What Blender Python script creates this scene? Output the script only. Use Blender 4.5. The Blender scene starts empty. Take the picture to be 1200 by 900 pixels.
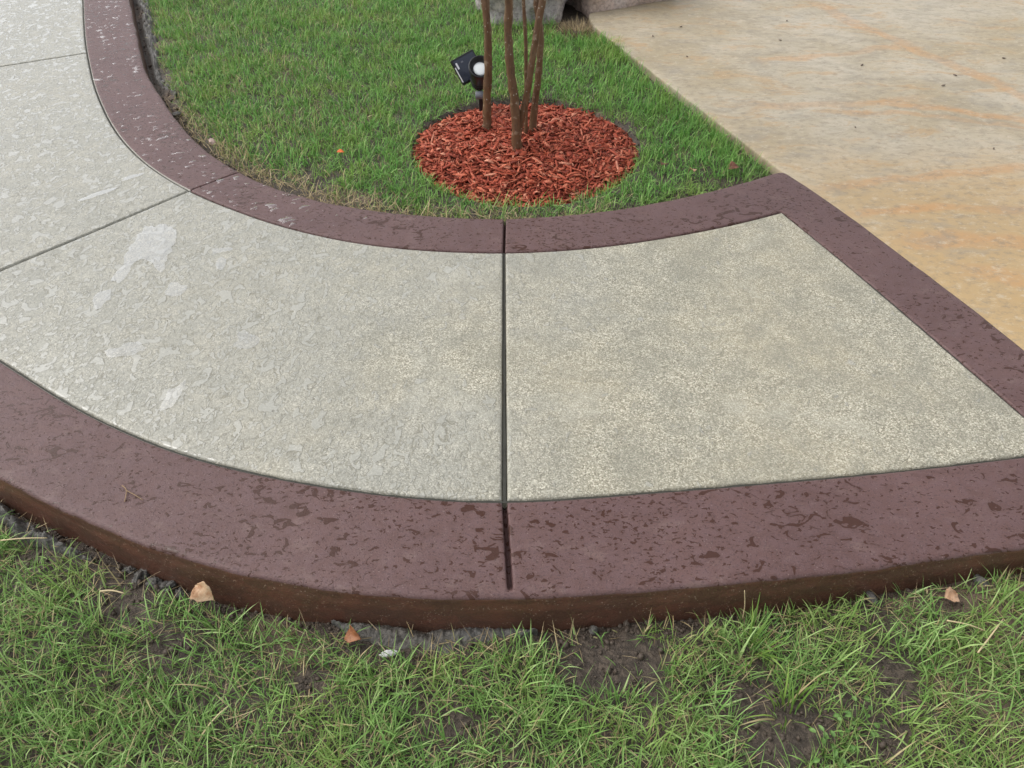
import bpy, bmesh, math, random
import numpy as np
from mathutils import Vector, Matrix, noise as mnoise

random.seed(7)
rng = np.random.default_rng(7)
R = math.radians
scene = bpy.context.scene
COL = scene.collection

# ------------------------------------------------------------------ camera
cam_d = bpy.data.cameras.new('camera')
cam = bpy.data.objects.new('camera', cam_d)
COL.objects.link(cam)
cam.location = (0.0, 0.0, 1.55)
cam.rotation_euler = (R(90 - 43), 0, 0)
cam_d.sensor_width = 36.0
cam_d.lens = 27.03
cam_d.clip_start = 0.05
cam_d.clip_end = 500
scene.camera = cam

# ------------------------------------------------------------------ sky, sun, exposure
SUN_EL, SUN_AZ = 52.0, -78.0          # azimuth: degrees from +Y towards +X
world = bpy.data.worlds.new('World')
scene.world = world
world.use_nodes = True
wn = world.node_tree
bg = wn.nodes['Background']
sky = wn.nodes.new('ShaderNodeTexSky')
sky.sky_type = 'NISHITA'
sky.sun_disc = False
sky.sun_elevation = R(SUN_EL)
sky.sun_rotation = R(SUN_AZ)
sky.air_density = 1.0
sky.dust_density = 3.0
sky.ozone_density = 1.0
hs = wn.nodes.new('ShaderNodeHueSaturation')       # cloud cover: nearly colourless sky
hs.inputs['Saturation'].default_value = 0.22
wn.links.new(sky.outputs[0], hs.inputs['Color'])
wn.links.new(hs.outputs[0], bg.inputs['Color'])
bg.inputs['Strength'].default_value = 0.15

sun_d = bpy.data.lights.new('sun', 'SUN')
sun_d.energy = 0.6
sun_d.angle = R(70)
sun_d.color = (1.0, 0.98, 0.95)
sun = bpy.data.objects.new('sun', sun_d)
COL.objects.link(sun)
sv = Vector((math.sin(R(SUN_AZ)) * math.cos(R(SUN_EL)), math.cos(R(SUN_AZ)) * math.cos(R(SUN_EL)), math.sin(R(SUN_EL))))
sun.rotation_euler = sv.to_track_quat('Z', 'Y').to_euler()
sun.location = sv * 20

vs = scene.view_settings
vs.view_transform = 'Standard'
vs.look = 'None'
vs.gamma = 1.0
vs.use_curve_mapping = False
vs.exposure = 0.66
scene.cycles.adaptive_threshold = 0.02
scene.cycles.max_bounces = 6
scene.cycles.diffuse_bounces = 3
scene.cycles.glossy_bounces = 2
scene.cycles.transmission_bounces = 2
scene.cycles.transparent_max_bounces = 6

# ------------------------------------------------------------------ helpers: materials
class NT:
    def __init__(self, name):
        self.m = bpy.data.materials.new(name)
        self.m.use_nodes = True
        self.t = self.m.node_tree
        self.t.nodes.clear()
        self.out = self.t.nodes.new('ShaderNodeOutputMaterial')

    def node(self, typ, ins=None, **props):
        n = self.t.nodes.new(typ)
        for k, v in props.items():
            setattr(n, k, v)
        for k, v in (ins or {}).items():
            self.put(n.inputs[k], v)
        return n

    def put(self, sock, v):
        if v is None:
            return
        if isinstance(v, bpy.types.NodeSocket):
            self.t.links.new(v, sock)
        else:
            if sock.type == 'RGBA' and len(v) == 3:
                v = (*v, 1.0)
            sock.default_value = v

    def pos(self):
        return self.node('ShaderNodeTexCoord').outputs['Object']

    def mapping(self, vec, scale=(1, 1, 1), rot=(0, 0, 0), loc=(0, 0, 0)):
        return self.node('ShaderNodeMapping', {'Vector': vec, 'Scale': scale, 'Rotation': rot, 'Location': loc}).outputs[0]

    def noise(self, vec, scale, detail=3.0, rough=0.55, dist=0.0, col=False):
        n = self.node('ShaderNodeTexNoise', {'Vector': vec, 'Scale': scale, 'Detail': detail, 'Roughness': rough, 'Distortion': dist})
        return n.outputs['Color' if col else 0]

    def voronoi(self, vec, scale, out='Distance', rand=1.0, feature='F1'):
        n = self.node('ShaderNodeTexVoronoi', {'Vector': vec, 'Scale': scale, 'Randomness': rand}, feature=feature)
        return n.outputs if out is None else n.outputs[out]

    def math(self, op, a, b=None, c=None, clamp=False):
        n = self.node('ShaderNodeMath', operation=op, use_clamp=clamp)
        self.put(n.inputs[0], a)
        if b is not None:
            self.put(n.inputs[1], b)
        if c is not None:
            self.put(n.inputs[2], c)
        return n.outputs[0]

    def step(self, v, a, b, o0=0.0, o1=1.0):
        n = self.node('ShaderNodeMapRange', {'Value': v, 'From Min': a, 'From Max': b, 'To Min': o0, 'To Max': o1}, interpolation_type='SMOOTHSTEP')
        return n.outputs[0]

    def ramp(self, fac, stops):
        n = self.node('ShaderNodeValToRGB', {'Fac': fac})
        e = n.color_ramp.elements
        while len(e) < len(stops):
            e.new(0.5)
        for i, (p, c) in enumerate(stops):
            e[i].position = p
            e[i].color = (*c, 1.0)
        return n.outputs[0]

    def mix(self, fac, a, b, blend='MIX'):
        n = self.node('ShaderNodeMix', data_type='RGBA', blend_type=blend)
        self.put(n.inputs[0], fac)
        self.put(n.inputs[6], a)
        self.put(n.inputs[7], b)
        return n.outputs[2]

    def fmix(self, fac, a, b):
        n = self.node('ShaderNodeMix', data_type='FLOAT')
        self.put(n.inputs[0], fac)
        self.put(n.inputs[2], a)
        self.put(n.inputs[3], b)
        return n.outputs[0]

    def sep(self, vec):
        n = self.node('ShaderNodeSeparateXYZ', {0: vec})
        return n.outputs

    def bump(self, height, dist=0.001, strength=1.0, normal=None):
        n = self.node('ShaderNodeBump', {'Height': height, 'Distance': dist, 'Strength': strength})
        if normal is not None:
            self.put(n.inputs['Normal'], normal)
        return n.outputs[0]

    def attr(self, name):
        return self.node('ShaderNodeAttribute', attribute_name=name).outputs['Fac']

    def bsdf(self, color, rough=0.5, normal=None, spec=0.5, **kw):
        n = self.node('ShaderNodeBsdfPrincipled', {'Base Color': color, 'Roughness': rough, 'Specular IOR Level': spec})
        if normal is not None:
            self.put(n.inputs['Normal'], normal)
        for k, v in kw.items():
            self.put(n.inputs[k], v)
        return n.outputs[0]

    def done(self, shader):
        self.t.links.new(shader, self.out.inputs[0])
        return self.m


def vnoise2(x, y, scale, seed=0):
    """smooth value noise in -1..1 on arrays"""
    x = np.asarray(x) * scale + 1000.0
    y = np.asarray(y) * scale + 1000.0
    xi, yi = np.floor(x).astype(np.int64), np.floor(y).astype(np.int64)
    fx, fy = x - xi, y - yi
    fx, fy = fx * fx * (3 - 2 * fx), fy * fy * (3 - 2 * fy)

    def h(a, b):
        v = np.sin((a * 127.1 + b * 311.7 + seed * 74.7)) * 43758.5453
        return (v - np.floor(v)) * 2 - 1
    return (h(xi, yi) * (1 - fx) + h(xi + 1, yi) * fx) * (1 - fy) + (h(xi, yi + 1) * (1 - fx) + h(xi + 1, yi + 1) * fx) * fy


def fbm2(x, y, scale, octs=4, seed=0, gain=0.5):
    t, a = 0, 1.0
    for o in range(octs):
        t = t + a * vnoise2(x, y, scale * 2 ** o, seed + o * 13)
        a *= gain
    return t


# ------------------------------------------------------------------ helpers: meshes and objects
def link(name, me, mat=None, parent=None, smooth=True):
    o = bpy.data.objects.new(name, me)
    COL.objects.link(o)
    if mat is not None and len(me.materials) == 0:
        for q in (mat if isinstance(mat, (list, tuple)) else [mat]):
            me.materials.append(q)
    if smooth:
        me.polygons.foreach_set('use_smooth', np.ones(len(me.polygons), bool))
    if parent is not None:
        o.parent = parent
    return o


def mesh_np(name, verts, quads=None, tris=None):
    me = bpy.data.meshes.new(name)
    verts = np.asarray(verts, np.float32)
    loops, starts, k = [], [], 0
    if quads is not None and len(quads):
        q = np.asarray(quads, np.int32)
        loops.append(q.ravel())
        starts.append(np.arange(len(q)) * 4 + k)
        k += q.size
    if tris is not None and len(tris):
        q = np.asarray(tris, np.int32)
        loops.append(q.ravel())
        starts.append(np.arange(len(q)) * 3 + k)
        k += q.size
    loops = np.concatenate(loops)
    starts = np.concatenate(starts)
    me.vertices.add(len(verts))
    me.vertices.foreach_set('co', verts.ravel())
    me.loops.add(len(loops))
    me.loops.foreach_set('vertex_index', loops)
    me.polygons.add(len(starts))
    me.polygons.foreach_set('loop_start', starts.astype(np.int32))
    me.update(calc_edges=True)
    me.validate()
    return me


def grid_quads(nu, nv):
    i, j = np.meshgrid(np.arange(nu - 1), np.arange(nv - 1), indexing='ij')
    a = (i * nv + j).ravel()
    return np.stack([a, a + nv, a + nv + 1, a + 1], 1)


def tag(o, label=None, cat=None, group=None, kind=None):
    if label:
        o['label'] = label
    if cat:
        o['category'] = cat
    if group:
        o['group'] = group
    if kind:
        o['kind'] = kind
    return o


def empty(name, loc=(0, 0, 0)):
    o = bpy.data.objects.new(name, None)
    COL.objects.link(o)
    o.location = loc
    o.empty_display_size = 0.05
    return o


def curve_pts(pts, n=400, smooth=6):
    """dense even resample of a polyline, Catmull-Rom and a little smoothing"""
    p = np.array(pts, float)
    q = np.vstack([2 * p[0] - p[1], p, 2 * p[-1] - p[-2]])
    out = []
    for i in range(1, len(q) - 2):
        t = np.linspace(0, 1, 24, endpoint=False)[:, None]
        a, b, c, d = q[i - 1], q[i], q[i + 1], q[i + 2]
        out.append(0.5 * ((2 * b) + (-a + c) * t + (2 * a - 5 * b + 4 * c - d) * t ** 2 + (-a + 3 * b - 3 * c + d) * t ** 3))
    c = np.vstack(out + [p[-1:]])
    c = resample(c, n)
    for _ in range(smooth):
        c[1:-1] = 0.25 * c[:-2] + 0.5 * c[1:-1] + 0.25 * c[2:]
    return c


def resample(c, n=None, at=None):
    d = np.concatenate([[0], np.cumsum(np.linalg.norm(np.diff(c, axis=0), axis=1))])
    s = np.linspace(0, d[-1], n) if at is None else np.asarray(at) * d[-1]
    return np.stack([np.interp(s, d, c[:, k]) for k in range(c.shape[1])], 1)


def clen(c):
    return np.linalg.norm(np.diff(c, axis=0), axis=1).sum()


def nearest(c, p):
    return int(np.argmin(np.linalg.norm(c - np.array(p), axis=1)))


def edge_dense(length, step, ends=(True, True), fine=(0, .0025, .005, .008, .012, .018, .028)):
    """positions 0..length, fine near the ends"""
    f = np.array(fine)
    a = f if ends[0] else np.array([0.0])
    b = length - f[::-1] if ends[1] else np.array([length])
    m = np.linspace(a[-1], b[0], max(3, int((b[0] - a[-1]) / step) + 2))[1:-1]
    return np.concatenate([a, m, b])


def smooth01(v, a, b):
    t = np.clip((np.asarray(v, float) - a) / (b - a), 0, 1)
    return t * t * (3 - 2 * t)


# ------------------------------------------------------------------ plan of the place (metres, z = 0 is the walk surface)
FAR_OUT = curve_pts([(-3.35, 7.4), (-3.0, 6.6), (-2.72, 5.95), (-2.433, 5.246), (-2.294, 4.92), (-2.183, 4.666), (-2.039, 4.329), (-1.909, 4.049), (-1.78, 3.827),
    (-1.63, 3.574), (-1.445, 3.3), (-1.287, 3.11), (-1.14, 2.971), (-0.974, 2.846), (-0.819, 2.76), (-0.673, 2.70), (-0.499, 2.652), (-0.331, 2.624),
    (-0.164, 2.608), (-0.033, 2.603), (0.132, 2.617), (0.333, 2.652), (0.54, 2.71), (0.757, 2.792), (0.949, 2.88), (1.142, 2.985)], 700, 30)
FAR_IN = curve_pts([(-3.62, 7.25), (-3.27, 6.5), (-3.0, 5.88), (-2.732, 5.246), (-2.562, 4.843), (-2.407, 4.486), (-2.24, 4.13), (-2.119, 3.885), (-2.014, 3.692), (-1.891, 3.482),
    (-1.772, 3.302), (-1.647, 3.14), (-1.542, 3.022), (-1.423, 2.908), (-1.302, 2.809), (-1.199, 2.735), (-1.116, 2.682), (-0.959, 2.588), (-0.802, 2.511),
    (-0.605, 2.438), (-0.414, 2.393), (-0.232, 2.37), (-0.031, 2.361), (0.13, 2.371), (0.312, 2.398), (0.505, 2.444), (0.706, 2.506), (0.881, 2.571), (1.049, 2.646)], 700, 30)
RIGHT_IN = curve_pts([(1.049, 2.646), (1.128, 2.44), (1.195, 2.265), (1.248, 2.118), (1.307, 1.95), (1.346, 1.835), (1.411, 1.645), (1.45, 1.531), (1.497, 1.397)], 200, 20)
RIGHT_OUT = curve_pts([(1.142, 2.985), (1.24, 2.78), (1.318, 2.595), (1.396, 2.39), (1.475, 2.18), (1.539, 2.003), (1.595, 1.83), (1.80, 1.165)], 200, 20)
NEAR_IN = curve_pts([(-4.6, 6.9), (-3.95, 5.25), (-3.75, 4.8), (-3.3, 3.76), (-2.88, 3.0), (-2.45, 2.48), (-2.0, 2.07), (-1.75, 1.886), (-1.566, 1.769), (-1.473, 1.708), (-1.381, 1.648), (-1.295, 1.593),
    (-1.214, 1.545), (-1.136, 1.502), (-1.063, 1.465), (-0.992, 1.430), (-0.924, 1.402), (-0.859, 1.377), (-0.796, 1.355), (-0.673, 1.32), (-0.555, 1.291),
    (-0.441, 1.268), (-0.328, 1.250), (-0.218, 1.237), (-0.108, 1.229), (-0.013, 1.228), (0.109, 1.234), (0.329, 1.254), (0.552, 1.276), (0.666, 1.288),
    (0.895, 1.313), (1.132, 1.343), (1.376, 1.379), (1.497, 1.397)], 700, 12)
NEAR_OUT = curve_pts([(-4.85, 6.8), (-4.2, 5.15), (-4.0, 4.68), (-3.56, 3.62), (-3.11, 2.83), (-2.65, 2.27), (-2.17, 1.84), (-1.71, 1.51), (-1.50, 1.385), (-1.335, 1.297), (-1.195, 1.229), (-1.059, 1.166),
    (-0.933, 1.110), (-0.815, 1.065), (-0.7, 1.029), (-0.596, 1.003), (-0.445, 0.973), (-0.3, 0.956), (-0.157, 0.948), (-0.016, 0.947), (0.097, 0.951),
    (0.17, 0.956), (0.284, 0.965), (0.397, 0.975), (0.513, 0.987), (0.595, 0.996), (0.732, 1.011), (0.85, 1.026), (0.975, 1.046), (1.1, 1.064), (1.231, 1.083), (1.80, 1.165)], 700, 12)
DRIVE_EDGE = np.array([(0.467, 5.02), (0.470, 4.93), (0.485, 4.80), (0.52, 4.68), (1.142, 2.985), (1.318, 2.595), (1.475, 2.18), (1.595, 1.83), (1.80, 1.165), (2.3, -0.5), (2.75, -2.0)])
MULCH_C, MULCH_R = np.array([0.06, 3.305]), 0.508


def near_y(x):
    return np.interp(x, NEAR_OUT[:, 0], NEAR_OUT[:, 1])


def far_y(x):
    return np.interp(x, FAR_OUT[:, 0], FAR_OUT[:, 1])


def drive_x(y):
    o = DRIVE_EDGE[::-1]
    return np.interp(y, o[:, 1], o[:, 0])


# ------------------------------------------------------------------ materials
def walk_material():
    h = NT('aggregate_concrete')
    p = h.pos()
    x, y, z = h.sep(p)
    vo = h.voronoi(p, 285, None)
    cellr, dist = h.sep(vo['Color'])[0], vo['Distance']
    vb = h.voronoi(p, 125, None)
    bigr, bigd = h.sep(vb['Color'])[0], vb['Distance']
    low = h.sep(h.noise(p, 1.7, 4, .6, 0, True))
    mid = h.noise(p, 11, 4, .62)
    c = h.ramp(cellr, [(0.0, (0.172, 0.154, 0.110)), (.30, (0.298, 0.278, 0.207)), (.70, (0.410, 0.382, 0.296)), (1.0, (0.686, 0.642, 0.519))])
    peb = h.math('MULTIPLY', h.step(bigr, .66, .76), h.step(bigd, .42, .30))
    c = h.mix(h.math('MULTIPLY', peb, .50), c, (0.578, 0.536, 0.422))
    c = h.mix(h.step(low[0], .42, .68, 0, .34), c, (0.424, 0.369, 0.252))
    c = h.mix(h.step(mid, .36, .64, .42, 0.0), c, (0.226, 0.220, 0.175))
    damp = h.noise(h.mapping(p, loc=(3, 8, 0)), 3.4, 5, .62, .4)
    c = h.mix(h.step(damp, .48, .70, 0, .30), c, (0.213, 0.207, 0.165))
    c = h.mix(h.step(damp, .30, .44, .40, 0), c, (0.465, 0.445, 0.364))
    # the wetter, smoother left part of the walk
    left = h.step(h.math('ADD', x, h.math('MULTIPLY', h.math('SUBTRACT', low[1], .5), 2.6)), .55, -.75)
    wv = h.mapping(p, scale=(1, .72, 1), rot=(0, 0, -.45))
    wn1 = h.noise(wv, 26, 2.4, .52, .7)
    e1 = h.math('SUBTRACT', wn1, h.fmix(left, .69, .575))
    w = h.step(e1, 0.0, .03)
    wn2 = h.noise(h.mapping(p, loc=(5, 1, 0), rot=(0, 0, -.3), scale=(1, .6, 1)), 66, 2, .5, .7)
    e2 = h.math('SUBTRACT', wn2, h.fmix(left, .68, .565))
    w2 = h.step(e2, 0.0, .04)
    wet = h.math('MAXIMUM', w, w2)
    # rim of each film of water: meniscus shading painted into the colour as a fine dark line
    rim = h.math('MULTIPLY', h.step(e1, -.030, -.004), h.math('SUBTRACT', 1.0, w))
    rim2 = h.math('MULTIPLY', h.step(e2, -.06, -.005), h.math('SUBTRACT', 1.0, w2))
    rim = h.math('MULTIPLY', h.math('MAXIMUM', rim, h.math('MULTIPLY', rim2, .75)), h.math('SUBTRACT', 1.0, w))
    c = h.mix(h.math('MULTIPLY', left, .42), c, (.335, .338, .312))
    c = h.mix(h.math('MULTIPLY', wet, .50), c, (0.372, 0.366, 0.316))
    c = h.mix(h.math('MULTIPLY', rim, h.fmix(left, .18, .50)), c, (0.129, 0.116, 0.073))
    gr = h.math('MULTIPLY_ADD', dist, -.0011, h.math('MULTIPLY', peb, .0010))
    gr = h.math('MULTIPLY', gr, h.math('MULTIPLY', h.math('SUBTRACT', 1.0, wet), h.fmix(left, 1.0, .55)))
    ht = h.math('ADD', gr, h.math('MULTIPLY_ADD', wet, .0010, h.math('MULTIPLY', mid, .004)))
    n = h.bump(ht, 1.0, .8)
    rough = h.fmix(wet, .55, .10)
    coat = h.math('MAXIMUM', wet, h.math('MULTIPLY', left, .55))
    return h.done(h.bsdf(c, rough, n, h.fmix(wet, .3, .5), **{'Coat Weight': h.math('MULTIPLY', coat, .6), 'Coat Roughness': .16, 'Coat IOR': 1.5}))


def border_material(face=False):
    h = NT('kerb_face_concrete' if face else 'stained_border_concrete')
    p = h.pos()
    low = h.noise(p, 3.2, 4, .6)
    mid = h.noise(p, 26, 4, .65)
    fine = h.noise(p, 330, 2, .6)
    vo = h.voronoi(p, 165, None)
    sm = h.math('MULTIPLY', h.step(h.sep(vo['Color'])[1], .74 if face else .86, .80 if face else .90), h.step(vo['Distance'], .34 if face else .28, .14))
    if face:
        c = h.mix(low, (.095, .043, .029), (.155, .068, .045))
        st = h.noise(h.mapping(p, scale=(1, 1, 1.8)), 14, 5, .68)
        c = h.mix(h.step(st, .42, .62, .65, 0), c, (.080, .046, .031))
        c = h.mix(h.math('MULTIPLY', sm, .55), c, (.42, .31, .23))
        n = h.bump(h.math('ADD', h.math('MULTIPLY', fine, .0008), h.math('MULTIPLY', mid, .006)), 1.0, .8)
        return h.done(h.bsdf(c, .34, n, .5))
    c = h.mix(low, (.082, .043, .040), (.158, .089, .079))
    c = h.mix(h.step(mid, .35, .7, 0, .5), c, (0.139, 0.086, 0.088))
    c = h.mix(h.step(fine, .48, .75, 0, .5), c, (0.186, 0.124, 0.122))
    c = h.mix(h.math('MULTIPLY', sm, .4), c, (0.353, 0.276, 0.244))
    # water: large flat drops, small drops, fine beads
    amt = h.sep(h.noise(h.mapping(p, loc=(2, 9, 0)), 2.9, 2, .5, 0, True))
    b1 = h.noise(h.mapping(p, rot=(0, 0, .3), scale=(.8, 1.15, 1)), 25, 2.6, .52, 1.2)
    w1 = h.step(h.math('SUBTRACT', b1, h.fmix(h.step(amt[0], .40, .64), .67, .585)), 0, .012)
    b2 = h.noise(h.mapping(p, loc=(7, 2, 0), rot=(0, 0, .2), scale=(.7, 1.1, 1)), 92, 2, .5, .7)
    w2 = h.step(h.math('SUBTRACT', b2, h.fmix(h.step(amt[1], .36, .66), .645, .575)), 0, .025)
    b3 = h.noise(h.mapping(p, loc=(1, 3, 0), scale=(.75, 1, 1)), 210, 1.5, .5, .5)
    w3 = h.step(b3, .57, .63)
    wet = h.math('MAXIMUM', w1, w2)
    halo = h.step(h.math('SUBTRACT', b1, h.fmix(h.step(amt[0], .40, .64), .67, .585)), -.13, .0)
    c = h.mix(h.math('MULTIPLY', halo, .35), c, (.085, .044, .037))
    dust = h.noise(h.mapping(p, loc=(6, 3, 0), scale=(1, 1.4, 1)), 9, 5, .7)
    c = h.mix(h.step(dust, .54, .70, 0, .45), c, (.20, .135, .118))
    c = h.mix(h.math('MULTIPLY', w3, .42), c, (0.054, 0.031, 0.032))
    c = h.mix(h.math('MULTIPLY', wet, .86), c, (0.057, 0.025, 0.017))
    dryf = h.math('MULTIPLY', fine, h.math('SUBTRACT', .0010, h.math('MULTIPLY', wet, .0010)))
    ht = h.math('ADD', dryf, h.math('MULTIPLY_ADD', wet, .0011, h.math('MULTIPLY_ADD', w3, .0004, h.math('MULTIPLY', mid, .0018))))
    n = h.bump(ht, 1.0, .75)
    return h.done(h.bsdf(c, h.fmix(wet, .50, .06), n, h.fmix(wet, .30, .24)))


def bare_edge_material():
    h = NT('bare_mortar_edge')
    p = h.pos()
    c = h.mix(h.noise(p, 60, 4), (.26, .24, .20), (.46, .44, .39))
    return h.done(h.bsdf(c, .6, h.bump(h.noise(p, 300, 3), .001, .6)))


def driveway_material():
    h = NT('tan_streaked_concrete')
    p = h.pos()
    wob = h.noise(p, 2.6, 3, .6, 0, True)
    pv = h.node('ShaderNodeMix', data_type='RGBA', blend_type='LINEAR_LIGHT')
    h.put(pv.inputs[0], .10)
    h.put(pv.inputs[6], p)
    h.put(pv.inputs[7], wob)
    pw = pv.outputs[2]
    low = h.sep(h.noise(pw, 1.5, 4, .6, 0, True))
    streak = h.noise(h.mapping(pw, rot=(0, 0, -.18), scale=(1.0, 2.8, 1)), 3.0, 6, .72, .6)
    grit = h.sep(h.noise(h.mapping(p, scale=(1, 1.5, 1)), 24, 6, .80, 0, True))
    grey = h.noise(h.mapping(pw, scale=(1, 2.2, 1), loc=(9, 4, 0)), 4.2, 6, .70)
    c = h.mix(h.step(low[0], .35, .65), (.37, .305, .20), (.46, .405, .31))
    c = h.mix(h.step(streak, .50, .64, 0, .40), c, (0.263, 0.227, 0.169))
    c = h.mix(h.step(streak, .36, .48, .55, 0), c, (0.429, 0.274, 0.133))
    x, y, z = h.sep(pw)
    # peach stain bands swept across the slab: (x0, y0, x1, y1, half width, amount)
    bands = [(1.30, 2.86, 2.40, 3.06, .045, .85), (1.32, 2.64, 2.2, 2.68, .040, .95), (1.2, 3.63, 2.0, 3.72, .055, .65), (1.75, 3.70, 2.7, 3.42, .055, .85), (1.62, 3.60, 2.9, 3.30, .036, .7),
             (1.9, 5.2, 2.6, 3.66, .060, .75), (1.36, 4.22, 2.2, 4.48, .040, .7), (1.46, 2.44, 2.3, 2.42, .07, .9), (1.6, 2.24, 2.5, 2.10, .06, .7)]
    acc = None
    for x0, y0, x1, y1, hw, am in bands:
        L = math.hypot(x1 - x0, y1 - y0)
        ux, uy = (x1 - x0) / L, (y1 - y0) / L
        t = h.math('ADD', h.math('MULTIPLY', x, ux), h.math('MULTIPLY_ADD', y, uy, -(x0 * ux + y0 * uy)))
        d = h.math('ABSOLUTE', h.math('ADD', h.math('MULTIPLY', x, -uy), h.math('MULTIPLY_ADD', y, ux, x0 * uy - y0 * ux)))
        m = h.math('MULTIPLY', h.step(d, hw, hw * .35), h.math('MULTIPLY', h.step(t, -.10, .10), h.step(t, L + .15, L - .1)))
        m = h.math('MULTIPLY', m, am)
        acc = m if acc is None else h.math('MAXIMUM', acc, m)
    acc = h.math('MULTIPLY', acc, h.step(streak, .66, .42, .55, 1.0))
    gold = h.step(h.math('ADD', y, h.math('MULTIPLY', low[2], 1.6)), 4.4, 3.0, 0, .80)
    c = h.mix(gold, c, (.46, .31, .145))
    c = h.mix(h.math('MULTIPLY', acc, .66), c, (0.487, 0.264, 0.110))
    c = h.mix(h.step(grey, .50, .66, 0, .42), c, (0.259, 0.241, 0.204))
    c = h.mix(h.step(grit[0], .48, .66, 0, .60), c, (0.224, 0.186, 0.133))
    c = h.mix(h.step(grit[1], .52, .66, 0, .55), c, (0.545, 0.464, 0.347))
    n = h.bump(h.math('ADD', h.math('MULTIPLY', grit[0], .0022), h.math('MULTIPLY', streak, .006)), 1.0, .6)
    return h.done(h.bsdf(c, h.step(low[1], .35, .65, .62, .48), n, .30))


def soil_material():
    h = NT('damp_soil')
    p = h.pos()
    a = h.noise(p, 7, 5, .65)
    b = h.noise(p, 60, 5, .7)
    c = h.mix(a, (.060, .046, .034), (.18, .138, .104))
    c = h.mix(h.step(b, .40, .68, .75, 0), c, (.026, .020, .015))
    c = h.mix(h.step(h.noise(p, 3.1, 3), .54, .66, 0, .5), c, (.21, .145, .10))
    n = h.bump(h.math('ADD', b, h.math('MULTIPLY', h.noise(p, 230, 3), .5)), .010, .9)
    return h.done(h.bsdf(c, .6, n, .4))


def grass_material(name, greens, straw, tip=(.30, .36, .12)):
    h = NT(name)
    p = h.pos()
    r = h.attr('rnd')
    d = h.attr('dry')
    t = h.attr('along')
    c = h.ramp(r, [(0.0, greens[0]), (.35, greens[1]), (.7, greens[2]), (1.0, greens[3])])
    patch = h.noise(p, 4.5, 3)
    c = h.mix(h.step(patch, .45, .68, 0, .40), c, greens[4])
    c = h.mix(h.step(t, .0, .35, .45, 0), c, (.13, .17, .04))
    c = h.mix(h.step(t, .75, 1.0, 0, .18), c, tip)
    s = h.mix(r, straw[0], straw[1])
    c = h.mix(d, c, s)
    b = h.bsdf(c, .42, None, .22)
    tr = h.node('ShaderNodeBsdfTranslucent', {'Color': h.mix(.35, c, (.20, .30, .05))}).outputs[0]
    m = h.node('ShaderNodeMixShader', {0: .22})
    h.put(m.inputs[1], b)
    h.put(m.inputs[2], tr)
    return h.done(m.outputs[0])


def mulch_material():
    h = NT('red_dyed_mulch')
    p = h.pos()
    oi = h.node('ShaderNodeObjectInfo').outputs['Random']
    isl = h.node('ShaderNodeNewGeometry').outputs['Random Per Island']
    r = h.math('FRACT', h.math('ADD', oi, isl))
    g = h.noise(h.mapping(p, scale=(1, 1, 1)), 120, 4, .7)
    c = h.ramp(r, [(0, (.17, .028, .013)), (.25, (.38, .068, .034)), (.6, (.54, .118, .060)), (.85, (.66, .19, .100)), (1, (.74, .33, .21))])
    c = h.mix(h.step(g, .40, .66, .55, 0), c, (.16, .036, .022))
    return h.done(h.bsdf(c, .55, h.bump(g, .003, .7), .22))


def bark_material():
    h = NT('young_tree_bark')
    p = h.pos()
    sp = h.mapping(p, scale=(1, 1, .16))
    a = h.noise(sp, 70, 5, .65)
    b = h.noise(p, 38, 4, .6)
    low = h.noise(p, 8, 3)
    c = h.mix(a, (.075, .037, .019), (.20, .108, .056))
    c = h.mix(h.step(low, .45, .65, 0, .45), c, (.16, .105, .055))
    c = h.mix(h.step(h.noise(h.mapping(p, scale=(1, 1, .5)), 55, 5, .7), .52, .62, 0, .6), c, (.075, .040, .022))
    c = h.mix(h.step(b, .57, .66, 0, .7), c, (.30, .225, .155))
    dots = h.math('MULTIPLY', h.step(h.sep(h.voronoi(p, 90, 'Color'))[0], .86, .90), h.step(h.voronoi(p, 90, 'Distance'), .32, .2))
    c = h.mix(dots, c, (.38, .34, .28))
    return h.done(h.bsdf(c, .42, h.bump(h.math('ADD', a, h.math('MULTIPLY', b, .7)), .004, .8), .5))


def stone_material(name, c0, c1, c2):
    h = NT(name)
    p = h.pos()
    a = h.noise(p, 6, 6, .65, .5)
    b = h.noise(p, 45, 5, .7)
    c = h.mix(a, c0, c1)
    c = h.mix(h.step(h.noise(h.mapping(p, loc=(4, 1, 2)), 4, 4, .6), .48, .64, 0, .8), c, c2)
    c = h.mix(h.step(b, .36, .58, .6, 0), c, tuple(v * .45 for v in c0))
    return h.done(h.bsdf(c, .55, h.bump(h.math('ADD', a, h.math('MULTIPLY', b, .5)), .02, .9), .4))


def plain(name, col, rough=.5, spec=.5, var=.25, scale=60, bump=.0008):
    h = NT(name)
    p = h.pos()
    n = h.noise(p, scale, 4, .6)
    c = h.mix(n, tuple(v * (1 - var) for v in col), tuple(min(1, v * (1 + var)) for v in col))
    return h.done(h.bsdf(c, rough, h.bump(n, bump, .6), spec))


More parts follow.
